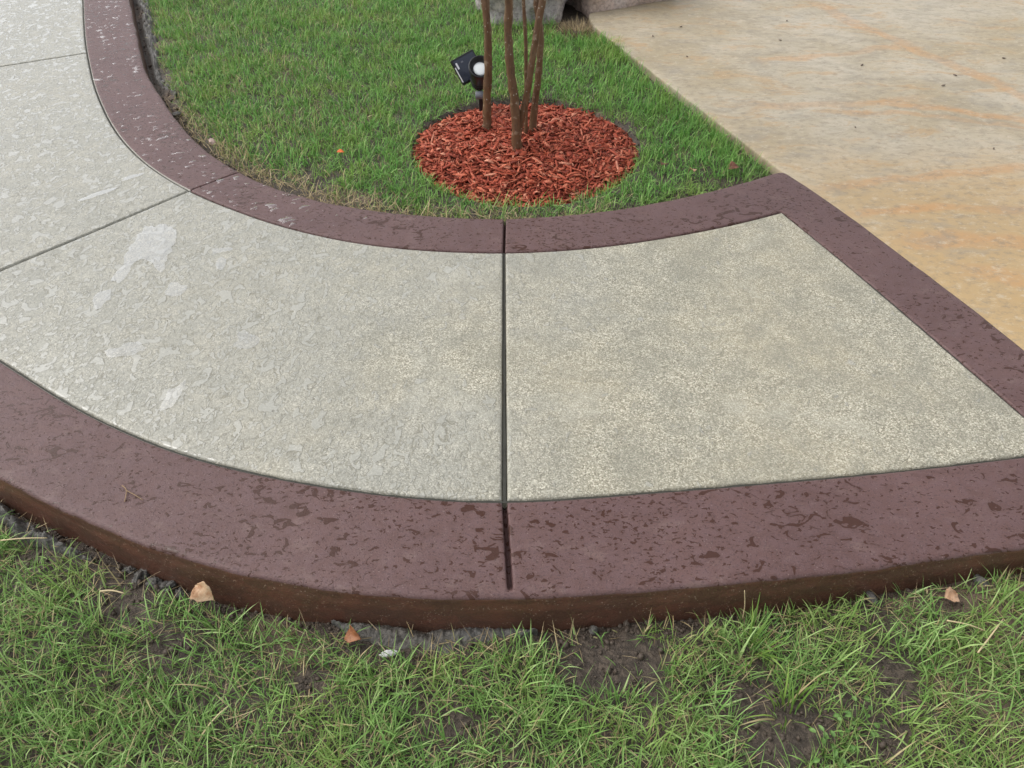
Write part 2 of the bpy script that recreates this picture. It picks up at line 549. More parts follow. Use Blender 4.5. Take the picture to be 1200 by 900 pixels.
def water_material(power=2.5, gain=.92, base=.05, name='standing_water'):
    h = NT(name)
    p = h.pos()
    n = h.bump(h.noise(p, 9, 2), .0015, .25)
    g = h.node('ShaderNodeNewGeometry')
    dt = h.node('ShaderNodeVectorMath', {0: g.outputs['Normal'], 1: g.outputs['Incoming']}, operation='DOT_PRODUCT').outputs['Value']
    k = h.math('POWER', h.math('SUBTRACT', 1.0, h.math('ABSOLUTE', dt)), power)
    fr = h.math('MULTIPLY_ADD', k, gain, base)
    gl = h.node('ShaderNodeBsdfGlossy', {'Color': (1, 1, 1), 'Roughness': .03, 'Normal': n}).outputs[0]
    tr = h.node('ShaderNodeBsdfTransparent', {'Color': (1, 1, 1)}).outputs[0]
    m = h.node('ShaderNodeMixShader', {0: fr})
    h.put(m.inputs[1], tr)
    h.put(m.inputs[2], gl)
    return h.done(m.outputs[0])


def leaf_material(name, c0, c1, c2):
    h = NT(name)
    p = h.pos()
    n = h.noise(p, 35, 4, .6)
    c = h.ramp(n, [(.3, c0), (.5, c1), (.7, c2)])
    v = h.noise(p, 180, 3)
    c = h.mix(h.step(v, .55, .7, 0, .35), c, tuple(q * .5 for q in c0))
    b = h.bsdf(c, .5, h.bump(v, .0015, .7), .4)
    tr = h.node('ShaderNodeBsdfTranslucent', {'Color': c}).outputs[0]
    m = h.node('ShaderNodeMixShader', {0: .2})
    h.put(m.inputs[1], b)
    h.put(m.inputs[2], tr)
    return h.done(m.outputs[0])


M_WALK = walk_material()
M_BORDER = border_material()
M_FACE = border_material(True)
M_EDGE = bare_edge_material()
M_DRIVE = driveway_material()
M_SOIL = soil_material()
STRAW = ((.42, .31, .16), (.62, .50, .29))
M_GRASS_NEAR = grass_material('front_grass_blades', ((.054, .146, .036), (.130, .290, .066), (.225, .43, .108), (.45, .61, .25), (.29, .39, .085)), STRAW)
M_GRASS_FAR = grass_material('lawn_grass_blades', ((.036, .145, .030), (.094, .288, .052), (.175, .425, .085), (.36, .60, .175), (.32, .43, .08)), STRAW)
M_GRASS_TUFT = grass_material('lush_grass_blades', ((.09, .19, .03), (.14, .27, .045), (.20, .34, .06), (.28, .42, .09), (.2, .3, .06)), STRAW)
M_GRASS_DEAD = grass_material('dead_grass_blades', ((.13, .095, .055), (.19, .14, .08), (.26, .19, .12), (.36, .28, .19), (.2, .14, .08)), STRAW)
M_MULCH = mulch_material()
M_BARK = bark_material()
M_ROCK_GREY = stone_material('grey_violet_stone', (.33, .29, .28), (.54, .49, .47), (.56, .48, .41))
M_ROCK_PINK = stone_material('pink_tan_stone', (.48, .37, .31), (.68, .54, .46), (.58, .51, .47))
M_SPILL = stone_material('rough_grey_mortar', (.085, .080, .072), (.21, .20, .185), (.12, .105, .085))
M_WATER = water_material()
M_DROP = water_material(3.3, .75, .04, 'rain_drop')
M_CLOD = plain('soil_clod', (.085, .064, .048), .6, .4, .45, 40, .004)
M_BLACK = plain('black_plastic', (.012, .012, .013), .38, .5, .2, 90, .0002)
M_PANEL = plain('solar_cell', (.035, .042, .062), .22, .6, .2, 20, .0001)
M_GLINT = plain('painted_glint', (.78, .79, .80), .3, .5, .05, 30, .0001)  # pale colour for highlights painted on the solar panel
M_LENS = plain('sky_white_lens', (.80, .83, .82), .15, .6, .04, 30, .0001)  # white sky reflection painted into the lens colour
M_GREYPL = plain('grey_plastic', (.16, .165, .19), .35, .5, .1, 50, .0002)
M_STRAW = plain('dry_straw', (.56, .45, .26), .5, .4, .2, 40)
M_TWIG = plain('dry_twig', (.26, .17, .09), .6, .4, .3, 60)
M_WHITE = plain('white_chalky_stone', (.74, .74, .72), .5, .4, .12, 40, .003)

# ------------------------------------------------------------------ ground: one sheet to the horizon, fine under the front lawn
def front_z(x, y):
    base = -0.118 + .034 * smooth01(x, .25, 1.25)
    dist = near_y(x) - y
    z = base + .010 * fbm2(x, y, 3.0, 3, 5) + .006 * fbm2(x, y, 17, 3, 9) + .003 * fbm2(x, y, 60, 2, 3)
    z = z - .022 * np.exp(-(np.maximum(dist, 0) / .035) ** 2)       # shallow trench along the kerb face
    return z


BARE = [(.246, .865, .105, .125), (-.93, 1.005, .10, .07), (.545, .715, .080, .110), (.62, .70, .075, .06), (.855, .80, .045, .065), (.775, .665, .060, .045), (-.80, .88, .06, .035),
        (-.62, 1.0, .06, .025), (-.22, .885, .15, .028), (.10, .90, .05, .03), (-.12, .70, .045, .03), (.40, .93, .05, .035), (.86, .95, .03, .03), (1.05, .985, .05, .025), (-1.20, 1.13, .06, .03), (-.45, .80, .05, .03)]


def bare_front(x, y):
    m = np.zeros_like(x)
    for bx, by, rx, ry in BARE:
        d = ((x - bx) / rx) ** 2 + ((y - by) / ry) ** 2
        d = d + .7 * fbm2(x, y, 22, 3, 4)
        m = np.maximum(m, smooth01(d, 1.35, .55))
    return m


def axis(lo, hi, step, far):
    return np.concatenate([[-far, -far * .5, -20, -8], np.arange(lo, hi, step), [8, 20, far * .5, far]])


gx = axis(-3.6, 2.4, .016, 150)
gy = np.concatenate([[-150, -60, -20, -6, -2, -.8], np.arange(-.1, 3.0, .016), [3.6, 4.5, 6.5, 9, 14, 25, 60, 150]])
GX, GY = np.meshgrid(gx, gy, indexing='ij')
GZ = front_z(GX, GY)
GZ = np.where(GY > near_y(GX) + .1, -.16, GZ)
GZ = np.where((GX < -3.65) | (GX > 2.7) | (GY > 3.1) | (GY < -.3), -.16, GZ)
me = mesh_np('ground', np.stack([GX, GY, GZ], -1).reshape(-1, 3), grid_quads(len(gx), len(gy)))
tag(link('ground', me, M_SOIL), kind='structure')

# ------------------------------------------------------------------ lawn bed between walk and driveway
def lawn_z(x, y):
    z = -.052 + .006 * fbm2(x, y, 2.3, 3, 21) + .004 * fbm2(x, y, 18, 3, 33)
    r = np.hypot(x - MULCH_C[0], y - MULCH_C[1])
    z = z - .045 * smooth01(r, MULCH_R + .02, MULCH_R - .015)
    dk = y - far_y(x)
    gap = np.interp(x, [-2.6, -1.9, -1.5, -1.0, 1.2], [.16, .15, .07, .03, .02])
    z = z - .035 * smooth01(dk, gap, gap * .45)
    return z


lx = np.concatenate([np.arange(-4.2, -2.7, .1), np.arange(-2.7, 1.35, .022), np.arange(1.4, 3.2, .1)])
ly = np.concatenate([np.arange(2.45, 5.5, .022), np.arange(5.5, 9.1, .15)])
LX, LY = np.meshgrid(lx, ly, indexing='ij')
LZ = lawn_z(LX, LY)
q = grid_quads(len(lx), len(ly))
cx = LX.ravel()[q].mean(1)
cy = LY.ravel()[q].mean(1)
keep = (cy > far_y(cx) - .09) & ((cx < drive_x(cy) + .06) | (cy > 5.02)) & (cx > -3.3)
me = mesh_np('lawn_bed', np.stack([LX, LY, LZ], -1).reshape(-1, 3), q[keep])
tag(link('lawn_bed', me, M_SOIL), kind='structure')

# ------------------------------------------------------------------ driveway: slab with a rounded arris and a side face
def arris(d):
    return np.where(d < 0, -.06, -.008 - .016 * np.clip(1 - d / .018, 0, 1) ** 2)


back = curve_pts([(0.467, 5.02), (0.56, 5.07), (0.72, 5.14), (0.93, 5.27), (1.3, 5.55), (1.9, 6.1), (3.0, 7.2)], 60, 3)
outline = np.vstack([DRIVE_EDGE[::-1], back[1:]])
outline = resample(outline, 420)
for _ in range(3):
    outline[1:-1] = .25 * outline[:-2] + .5 * outline[1:-1] + .25 * outline[2:]
tan = np.gradient(outline, axis=0)
tan /= np.linalg.norm(tan, axis=1)[:, None]
inw = np.stack([tan[:, 1], -tan[:, 0]], 1)       # to the right of the walk along the outline = into the slab
wob = 1 + 0 * tan[:, :1]
rows = []
for off, zz in [(.004, -.14), (.002, -.045), (0, -.022), (.0008, -.0145), (.003, -.0105), (.008, -.0083), (.05, -.008)]:
    pts = outline + inw * off
    if off < .01:
        pts = pts + inw * (.0015 * fbm2(outline[:, 0], outline[:, 1], 9, 3, 8))[:, None]
    rows.append(np.column_stack([pts, np.full(len(pts), zz)]))
V = np.vstack(rows)
nq = grid_quads(len(rows), len(outline))
base = len(V)
inner = rows[-1]
far_pts = np.column_stack([np.full(len(inner), 12.0), np.linspace(-6, 9.5, len(inner)), np.full(len(inner), -.008)])
mid1 = inner * .8 + far_pts * .2
V = np.vstack([V, mid1, far_pts])
n = len(outline)
extra = []
for a0, b0 in ((base - n, base), (base, base + n)):
    i = np.arange(n - 1)
    extra.append(np.stack([a0 + i, a0 + i + 1, b0 + i + 1, b0 + i], 1))
nq = np.vstack([nq[:, ::-1]] + extra)
me = mesh_np('driveway', V, nq)
bmx = bmesh.new(); bmx.from_mesh(me); bmesh.ops.recalc_face_normals(bmx, faces=bmx.faces); bmx.to_mesh(me); bmx.free()
if sum(p.normal.z for p in me.polygons) < 0:
    me.flip_normals()
tag(link('driveway', me, M_DRIVE), kind='structure')

# ------------------------------------------------------------------ walkway: slabs and stained border sections
walkway = tag(empty('walkway'), kind='structure')
i_far1 = nearest(FAR_IN, (-.025, 2.361)); i_near1 = nearest(NEAR_IN, (-.013, 1.228))
i_fo1 = nearest(FAR_OUT, (-.031, 2.603)); i_no1 = nearest(NEAR_OUT, (-.008, .947))
i_far2 = nearest(FAR_IN, (-1.31, 2.812)); i_fo2 = nearest(FAR_OUT, (-1.14, 2.971))


def hit(c, p, d):
    v = c - np.array(p)
    d = np.array(d) / np.linalg.norm(d)
    cr = np.abs(v[:, 0] * d[1] - v[:, 1] * d[0]) + 1e3 * ((v @ d) < .3)
    return int(np.argmin(cr))


i_near2 = hit(NEAR_IN, (-1.318, 2.806), (-.48, -.559))
i_far3 = nearest(FAR_IN, (-2.335, 4.333)); i_near3 = hit(NEAR_IN, (-2.343, 4.329), (-.373, -.198))


def drop(d):
    return np.interp(d, [0, .0025, .005, .008, .012, .02], [.022, .019, .0035, .0008, .0002, 0])


def cut(d):
    return np.interp(d, [0, .0020, .0040, .0066, .010, .018], [.034, .032, .024, .0035, .0008, 0])


def slab(B, T, ends=(True, True), wide=(0, 0)):
    """infill slab between near curve B and far curve T (both run left to right)"""
    lu = .5 * (clen(B) + clen(T))
    lv = .5 * (np.linalg.norm(B[0] - T[0]) + np.linalg.norm(B[-1] - T[-1]))
    us = edge_dense(lu, .03, ends)
    vs_ = edge_dense(lv, .03)
    b, t = resample(B, at=us / lu), resample(T, at=us / lu)
    # straight saw-cut ends with a slight waver
    fv = (vs_ / lv)[None, :, None]
    P = b[:, None, :] * (1 - fv) + t[:, None, :] * fv
    D = np.minimum(drop(vs_)[None, :], 9) * np.ones((len(us), 1))
    D = np.maximum(D, drop(lv - vs_)[None, :])
    if ends[0]:
        D = np.maximum(D, cut(us * (1 if wide[0] else 1.15))[:, None])
    if ends[1]:
        D = np.maximum(D, cut((lu - us) * (1 if wide[1] else 1.15))[:, None])
    Z = -D + .0012 * fbm2(P[..., 0], P[..., 1], 2.0, 2, 2)
    return np.dstack([P, Z])


def add_slab(B, T, ends=(True, True), wide=(0, 0)):
    P = slab(B, T, ends, wide)
    me = mesh_np('concrete_slab', P.reshape(-1, 3), grid_quads(P.shape[0], P.shape[1]))
    return link('concrete_slab', me, M_WALK, walkway)


add_slab(NEAR_IN[:i_near3 + 1], FAR_IN[:i_far3 + 1], (False, True))
add_slab(NEAR_IN[i_near3:i_near2 + 1], FAR_IN[i_far3:i_far2 + 1])
add_slab(NEAR_IN[i_near2:i_near1 + 1], FAR_IN[i_far2:i_far1 + 1], (True, True), (0, 1))

# the last slab has four sides: joint, kerb, driveway border, far border
Bc, Tc = NEAR_IN[i_near1:], FAR_IN[i_far1:]
lu, lv = .5 * (clen(Bc) + clen(Tc)), 1.15
us, vs_ = edge_dense(lu, .03), edge_dense(lv, .03)
u, v = us / lu, vs_ / lv
b, t = resample(Bc, at=u), resample(Tc, at=u)
L0, L1 = Bc[0], Tc[0]
lft = L0[None] * (1 - v[:, None]) + L1[None] * v[:, None]
rgt = resample(RIGHT_IN[::-1], at=v)
U, Vv = u[:, None, None], v[None, :, None]
P = (1 - Vv) * b[:, None] + Vv * t[:, None] + (1 - U) * lft[None] + U * rgt[None] \
    - ((1 - U) * (1 - Vv) * Bc[0] + U * (1 - Vv) * Bc[-1] + (1 - U) * Vv * Tc[0] + U * Vv * Tc[-1])
D = np.maximum(np.maximum(cut(us)[:, None], drop(lu - us)[:, None]), np.maximum(drop(vs_)[None], drop(lv - vs_)[None]))
Z = -D + .0012 * fbm2(P[..., 0], P[..., 1], 2.0, 2, 2)
P = np.dstack([P, Z])
link('concrete_slab', mesh_np('concrete_slab', P.reshape(-1, 3), grid_quads(P.shape[0], P.shape[1])), M_WALK, walkway)


def border(inner, outer, grooves=(1, 1), short=(False, False), drive=False, bare=.0):
    """swept kerb section: inner edge by the slab, rounded outer lip, face down to the soil"""
    L = .5 * (clen(inner) + clen(outer))
    ss = edge_dense(L, .022, (bool(grooves[0]), bool(grooves[1])))
    a, o = resample(inner, at=ss / L), resample(outer, at=ss / L)
    w = np.linalg.norm(o - a, axis=1)
    d_in = np.array([0, .003, .006, .009, .013, .02])
    z_in = np.array([-.022, -.006, -.002, -.0006, -.0001, 0])
    d_out = np.array([.045, .030, .020, .013, .008, .004, .0015, .0])      # back from the lip
    z_out = np.array([0, -.0002, -.0007, -.0014, -.0028, -.0055, -.010, -.020])
    nm = 9
    nrm = (o - a) / w[:, None]
    rows, zs = [], []
    sn = ss
    lipn = .0022 * vnoise2(o[:, 0], o[:, 1], 14, 3) + .0016 * vnoise2(o[:, 0], o[:, 1], 41, 6)
    for d, zz in zip(d_in, z_in):
        rows.append(a + nrm * d); zs.append(np.full(len(ss), zz))
    for k in range(1, nm + 1):
        f = k / (nm + 1)
        d = .02 * (1 - f) + (w - .045) * f
        rows.append(a + nrm * d[:, None]); zs.append(np.zeros(len(ss)))
    for d, zz in zip(d_out, z_out):
        rows.append(o - nrm * (d + lipn[:, None] * (d < .02))); zs.append(np.full(len(ss), zz))
    for out, zz, j in [(.0005, -.034, .3), (.003, -.040, .5), (.0045, -.060, .8), (.006, -.090, .8), (.010, -.125, .8), (.016, -.18, 0)]:
        wav = lipn[:, None] * .6 + (j * .0025 * vnoise2(o[:, 0] * 1.0, o[:, 1] + zz * 40, 26, 11))[:, None]
        rows.append(o + nrm * (out + wav)); zs.append(np.full(len(ss), zz))
    P = np.stack(rows, 1)
    Z = np.stack(zs, 1)
    # tooled joint at the ends
    for e, g in enumerate(grooves):
        if not g:
            continue
        s = ss if e == 0 else L - ss
        gz = np.interp(s / g, [0, .0025, .005, .0075, .011, .016], [.030, .029, .024, .0015, .0003, 0]) * min(1, g + .2)
        across = np.linalg.norm(P - a[:, None], axis=2)
        if short[e]:
            mask = smooth01(across, (w[:, None] - .016), (w[:, None] - .045)) * (np.arange(P.shape[1]) < len(d_in) + nm + 5)[None]
        else:
            mask = np.ones_like(Z)
            mask[:, -6:] = 0
        Z = Z - gz[:, None] * mask
    Z = Z + .0010 * fbm2(P[..., 0], P[..., 1], 5, 2, 8)
    me = mesh_np('border_section', np.dstack([P, Z]).reshape(-1, 3), grid_quads(P.shape[0], P.shape[1]))
    ob = link('border_section', me, [M_BORDER, M_EDGE, M_FACE], walkway)
    if True:
        nvv = P.shape[1]
        idx = np.zeros(len(me.polygons), np.int32)
        k = np.arange(len(idx))
        col = k % (nvv - 1)
        row = k // (nvv - 1)
        xs_ = P[:-1, 0, 0][row]
        ys_ = P[:-1, 0, 1][row]
        if bare:
            idx[(col < 2) & (vnoise2(xs_, ys_, 3.1, 17) > -bare)] = 1
        idx[col >= nvv - 8] = 2
        me.polygons.foreach_set('material_index', idx)
    if sum(p.normal.z for p in me.polygons) < 0:
        me.flip_normals()
    return ob


border(FAR_IN[:i_far2 + 1], FAR_OUT[:i_fo2 + 1], (0, .4), bare=.8)
border(FAR_IN[i_far2:i_far1 + 1], FAR_OUT[i_fo2:i_fo1 + 1], (.4, .7), bare=.0)
border(NEAR_IN[:i_near1 + 1], NEAR_OUT[:i_no1 + 1], (0, 1), (False, True), bare=.8)
border(NEAR_IN[i_near1:], NEAR_OUT[i_no1:], (1, 0), (True, False), bare=.5)
# far right section turns the corner and runs down beside the driveway: one casting
inn1, out1 = FAR_IN[i_far1:], FAR_OUT[i_fo1:]
nA = 160
A_in, A_out = resample(inn1, nA), resample(out1, nA)
nB = 160
B_in, B_out = resample(RIGHT_IN, nB), resample(RIGHT_OUT, nB)
# mitre at the near right corner: stop the outer edge level with the inner one
cin = np.vstack([A_in, B_in[1:]])
cout = np.vstack([A_out, B_out[1:]])


def border_matched(inner, outer):
    """as border(), stations already matched (keeps the corner mitre true); corner slightly rounded"""
    def rs(c, d):
        return c
    return inner, outer


def border_pairs(a, o, groove_start=True):
    ss = np.concatenate([[0], np.cumsum(np.linalg.norm(np.diff(.5 * (a + o), axis=0), axis=1))])
    if groove_start:
        fine = np.array([0, .0018, .0035, .0052, .0077, .011])
        st = np.concatenate([fine, ss[ss > .02]])
        a = np.stack([np.interp(st, ss, a[:, k]) for k in (0, 1)], 1)
        o = np.stack([np.interp(st, ss, o[:, k]) for k in (0, 1)], 1)
        ss = st
    w = np.linalg.norm(o - a, axis=1)
    nrm = (o - a) / w[:, None]
    d_in = [0, .003, .006, .009, .013, .02]
    z_in = [-.022, -.006, -.002, -.0006, -.0001, 0]
    d_out = [.045, .030, .020, .013, .008, .004, .0015, .0]
    z_out = [0, -.0002, -.0007, -.0014, -.0028, -.0055, -.010, -.020]
    rows, zs = [], []
    for d, zz in zip(d_in, z_in):
        rows.append(a + nrm * d); zs.append(np.full(len(a), zz))
    for k in range(1, 10):
        f = k / 10
        d = .02 * (1 - f) + (w - .045) * f
        rows.append(a + nrm * d[:, None]); zs.append(np.zeros(len(a)))
    lipn = .0018 * vnoise2(o[:, 0], o[:, 1], 14, 3)
    for d, zz in zip(d_out, z_out):
        rows.append(o - nrm * (d + lipn[:, None] * (d < .02))); zs.append(np.full(len(a), zz))
    rows.append(o + nrm * .004); zs.append(np.full(len(a), -.09))
    P = np.stack(rows, 1)
    Z = np.stack(zs, 1)
    if groove_start:
        gz = np.interp(ss, [0, .0018, .0035, .0052, .0077, .011], [.030, .029, .024, .0015, .0003, 0])
        Z = Z - gz[:, None] * np.r_[np.ones(P.shape[1] - 1), 0][None]
    Z = Z + .0010 * fbm2(P[..., 0], P[..., 1], 5, 2, 8)
    me = mesh_np('border_section', np.dstack([P, Z]).reshape(-1, 3), grid_quads(P.shape[0], P.shape[1]))
    if sum(p.normal.z for p in me.polygons) < 0:
        me.flip_normals()
    return link('border_section', me, [M_BORDER, M_EDGE], walkway)


# round the outer corner a little
co = cout.copy()
for _ in range(10):
    co[140:180] = .25 * co[139:179] + .5 * co[140:180] + .25 * co[141:181]
ci = cin.copy()
for _ in range(3):
    ci[150:170] = .25 * ci[149:169] + .5 * ci[150:170] + .25 * ci[151:171]
border_pairs(ci, co)

# black grime packed in the joints and along the border seams
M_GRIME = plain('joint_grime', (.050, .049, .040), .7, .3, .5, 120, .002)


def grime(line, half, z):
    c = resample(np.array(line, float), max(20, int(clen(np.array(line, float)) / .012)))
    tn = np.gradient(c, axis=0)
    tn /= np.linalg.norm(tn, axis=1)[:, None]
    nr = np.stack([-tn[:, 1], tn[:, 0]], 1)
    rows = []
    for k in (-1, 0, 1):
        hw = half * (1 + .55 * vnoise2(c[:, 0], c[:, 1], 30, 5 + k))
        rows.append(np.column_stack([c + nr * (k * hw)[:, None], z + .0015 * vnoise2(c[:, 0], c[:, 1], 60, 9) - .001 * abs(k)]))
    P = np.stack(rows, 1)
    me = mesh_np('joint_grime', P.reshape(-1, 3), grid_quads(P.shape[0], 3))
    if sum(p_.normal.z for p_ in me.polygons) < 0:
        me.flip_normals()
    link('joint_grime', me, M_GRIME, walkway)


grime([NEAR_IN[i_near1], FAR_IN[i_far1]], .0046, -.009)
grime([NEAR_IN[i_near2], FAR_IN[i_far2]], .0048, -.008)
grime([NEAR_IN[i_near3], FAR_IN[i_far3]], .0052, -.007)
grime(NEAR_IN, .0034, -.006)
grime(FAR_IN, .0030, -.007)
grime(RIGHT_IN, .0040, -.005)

# ------------------------------------------------------------------ grass blades
def blade_mesh(name, P, az, L, W, lean, bend, rnd, dry, seg=3, twist=None):
    n = len(P)
    P = np.asarray(P, float)
    ca, sa = np.cos(az), np.sin(az)
    pos = P.copy()
    th = lean.copy()
    side = np.stack([-sa, ca, np.zeros(n)], 1)
    if twist is not None:
        side[:, 2] = twist
        side /= np.linalg.norm(side, axis=1)[:, None]
    rows = []
    along = []
    for k in range(seg + 1):
        t = k / seg
        wd = W * (1 - t ** 2.2) * (.75 + .5 * min(t * 3, 1) * .5)
        if k < seg:
            rows += [pos - side * wd[:, None] * .5, pos + side * wd[:, None] * .5]
            along += [t, t]
        else:
            rows += [pos]
            along += [1.0]
        step = L / seg
        pos = pos + np.stack([np.sin(th) * ca, np.sin(th) * sa, np.cos(th)], 1) * step[:, None]
        th = th + bend / seg
    V = np.stack(rows, 1)
    m = V.shape[1]
    base = (np.arange(n) * m)[:, None]
    quads = np.concatenate([base + np.array([[2 * k, 2 * k + 1, 2 * k + 3, 2 * k + 2]]) for k in range(seg - 1)], 0)
    tris = base + np.array([[2 * seg - 2, 2 * seg - 1, 2 * seg]])
    me = mesh_np(name, V.reshape(-1, 3), quads, tris)
    for nm, val in (('rnd', np.repeat(rnd, m)), ('dry', np.repeat(dry, m)), ('along', np.tile(np.array(along), n))):
        at = me.attributes.new(nm, 'FLOAT', 'POINT')
        at.data.foreach_set('value', val.astype(np.float32))
    return me


def scatter(n, x0, x1, y0, y1, clump=.018, per=5):
    k = n // per
    c = np.stack([rng.uniform(x0, x1, k), rng.uniform(y0, y1, k)], 1)
    p = np.repeat(c, per, 0) + rng.normal(0, clump, (k * per, 2))
    away = np.arctan2(*(p - np.repeat(c, per, 0)).T[::-1])
    tuft = np.repeat(rng.random(k), per)
    return p, away, tuft


# front lawn: x -2.3..2.0, y 0.25..1.6
p, az, tf = scatter(277000, -3.4, 2.0, .28, 2.86, .016, 5)
x, y = p[:, 0], p[:, 1]
dist = near_y(x) - y
gap = np.interp(x, [-2.3, -1.3, -1.1, -.75, -.5, -.2, .05, .35, .7, 1.2, 2], [.05, .075, .065, .05, .035, .06, .035, .035, .025, .018, .02]) + .012 * vnoise2(x, y, 9, 4)
bare = bare_front(x, y)
dens = .80 + .30 * fbm2(x, y, 7, 3, 15)
ok = (dist > gap) & (rng.random(len(x)) < dens) & (rng.random(len(x)) > bare * .97) & ((x < -1.3) | (y < 1.7))
ok &= (x < drive_x(y) - .02)
x, y, az, tf, dist, bare = x[ok], y[ok], az[ok], tf[ok], dist[ok], bare[ok]
n = len(x)
az = np.where(rng.random(n) < .55, az, rng.uniform(0, 2 * np.pi, n)) + rng.normal(0, .5, n)
flow = 1.2 * fbm2(x, y, 3, 2, 40)
az = az + flow * .4
L = rng.gamma(7, .0088, n) * (.75 + .45 * tf)
L = np.clip(L, .02, .115)
edge = smooth01(dist, .10, .03)
L = L * (1 - .35 * edge) * (1 - .35 * bare)
W = rng.uniform(.0018, .0041, n) * (.8 + .45 * (tf > .75))
lean = np.abs(rng.normal(.45, .38, n))
bend = rng.normal(.85, .55, n)
dry = np.where(rng.random(n) < .05 + .18 * np.maximum(edge * .5, bare) + .07 * (fbm2(x, y, 5, 2, 77) > .35), rng.uniform(.6, 1.0, n), rng.uniform(0, .16, n))
rnd = np.clip(.55 * rng.random(n) + .5 * tf - .02, 0, 1)
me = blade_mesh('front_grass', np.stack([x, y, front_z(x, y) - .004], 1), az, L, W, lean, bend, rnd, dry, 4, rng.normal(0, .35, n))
tag(link('front_grass', me, M_GRASS_NEAR), 'coarse matted front lawn grass below the brown kerb', 'grass', kind='stuff')

# thatch: dead matted blades lying flat between the living ones
p, az, tf = scatter(26000, -3.3, 1.9, .35, 2.8, .03, 4)
x, y = p[:, 0], p[:, 1]
ok = (near_y(x) - y > .03) & (x < drive_x(y) - .03) & (rng.random(len(x)) > .9 * bare_front(x, y))
x, y = x[ok], y[ok]
n = len(x)
me = blade_mesh('grass_thatch', np.stack([x, y, front_z(x, y) + rng.uniform(0, .018, n)], 1), rng.uniform(0, 6.28, n), rng.uniform(.03, .085, n), rng.uniform(.001, .0024, n),
                rng.normal(1.35, .15, n), rng.normal(.2, .35, n), rng.random(n), np.where(rng.random(n) < .4, .95, .3), 3, rng.normal(0, .3, n))
tag(link('grass_thatch', me, M_GRASS_DEAD), 'brown dead thatch lying between the front lawn blades', 'thatch', kind='stuff')

# lawn between walk and driveway
p, az, tf = scatter(205000, -2.75, 1.2, 2.55, 6.3, .014, 5)
x, y = p[:, 0], p[:, 1]
dk = y - far_y(x)
gap = np.interp(x, [-2.8, -2.0, -1.85, -1.5, -1.2, -.9, -.5, 0, .6, 1.0], [.19, .185, .15, .075, .07, .13, .03, .022, .025, .05]) + .022 * vnoise2(x, y, 8, 4)
rm = np.hypot(x - MULCH_C[0], y - MULCH_C[1])
ang = np.arctan2(y - MULCH_C[1], x - MULCH_C[0])
rim = MULCH_R + .010 + .012 * np.sin(ang * 3 + 1) + .010 * vnoise2(x, y, 13, 5)
dd = drive_x(y) - x
dens = .88 + .25 * fbm2(x, y, 5, 3, 15)
dead = smooth01(np.hypot((x - .39) / .17, (y - 4.80) / .17), 1.1, .7)
ok = (dk > gap) & (rm > rim) & (dd > .012) & (rng.random(len(x)) < dens) & (rng.random(len(x)) > dead)
ok &= ~((x > -.13) & (y > 4.93)) & ~((x > .25) & (y > 4.90))
thin = smooth01(dk, gap + .16, gap + .01) * (x < -.3)
ok &= rng.random(len(x)) > .45 * thin
x, y, az, tf, dk, rm, dd, gap = x[ok], y[ok], az[ok], tf[ok], dk[ok], rm[ok], dd[ok], gap[ok]
n = len(x)
az = np.where(rng.random(n) < .3, az, rng.uniform(0, 2 * np.pi, n)) + 1.2 * fbm2(x, y, 5, 2, 40)
tall = smooth01(dd, .45, .12) * .35 + smooth01(np.hypot(x - .55, y - 4.45), .25, .05) * .6
L = np.clip(rng.gamma(9, .0052, n) * (.8 + .4 * tf) * (1 + tall), .018, .095)
edge = smooth01(dk, gap + .13, gap)
L *= (1 - .3 * edge)
W = rng.uniform(.0022, .0048, n)
lean = np.abs(rng.normal(.50, .48, n)) * (1 - .4 * np.clip(tall, 0, 1))
bend = rng.normal(.95, .75, n)
yel = .03 + .34 * edge * (x < .1) + .08 * (fbm2(x, y, 4, 3, 70) > .3) + .10 * smooth01(x, -.2, -1.6)
dry = np.where(rng.random(n) < yel, rng.uniform(.5, 1, n), rng.uniform(0, .14, n) + .14 * edge)
rnd = np.clip(.6 * rng.random(n) + .45 * tf, 0, 1)
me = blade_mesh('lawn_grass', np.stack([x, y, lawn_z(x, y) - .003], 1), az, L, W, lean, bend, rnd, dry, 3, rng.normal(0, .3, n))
tag(link('lawn_grass', me, M_GRASS_FAR), 'fine green lawn grass around the red mulch ring', 'grass', kind='stuff')


# dead blades lying along the far border where the turf was cut back
n = 1500
kx = rng.uniform(-1.75, .35, n)
dy = np.abs(rng.normal(.02, .075, n)) + .012
x, y = kx + dy * .35, far_y(kx) + dy
ok = (y - far_y(x) > .012) & (np.hypot(x - MULCH_C[0], y - MULCH_C[1]) > MULCH_R + .02) & (rng.random(n) < np.interp(x, [-1.8, -1.3, -.7, -.3, .35], [.5, 1, 1, .5, .3]))
x, y = x[ok], y[ok]
n = len(x)
me = blade_mesh('edge_thatch', np.stack([x, y, lawn_z(x, y) + rng.uniform(.0, .020, n)], 1), rng.uniform(0, 6.28, n), rng.uniform(.03, .09, n), rng.uniform(.0018, .004, n),
                rng.normal(1.05, .35, n), rng.normal(.4, .5, n), rng.random(n), rng.uniform(.3, 1, n), 3, rng.normal(0, .3, n))
tag(link('edge_thatch', me, M_GRASS_DEAD), 'dry tan grass along the inner edge of the far border', 'thatch', kind='stuff')


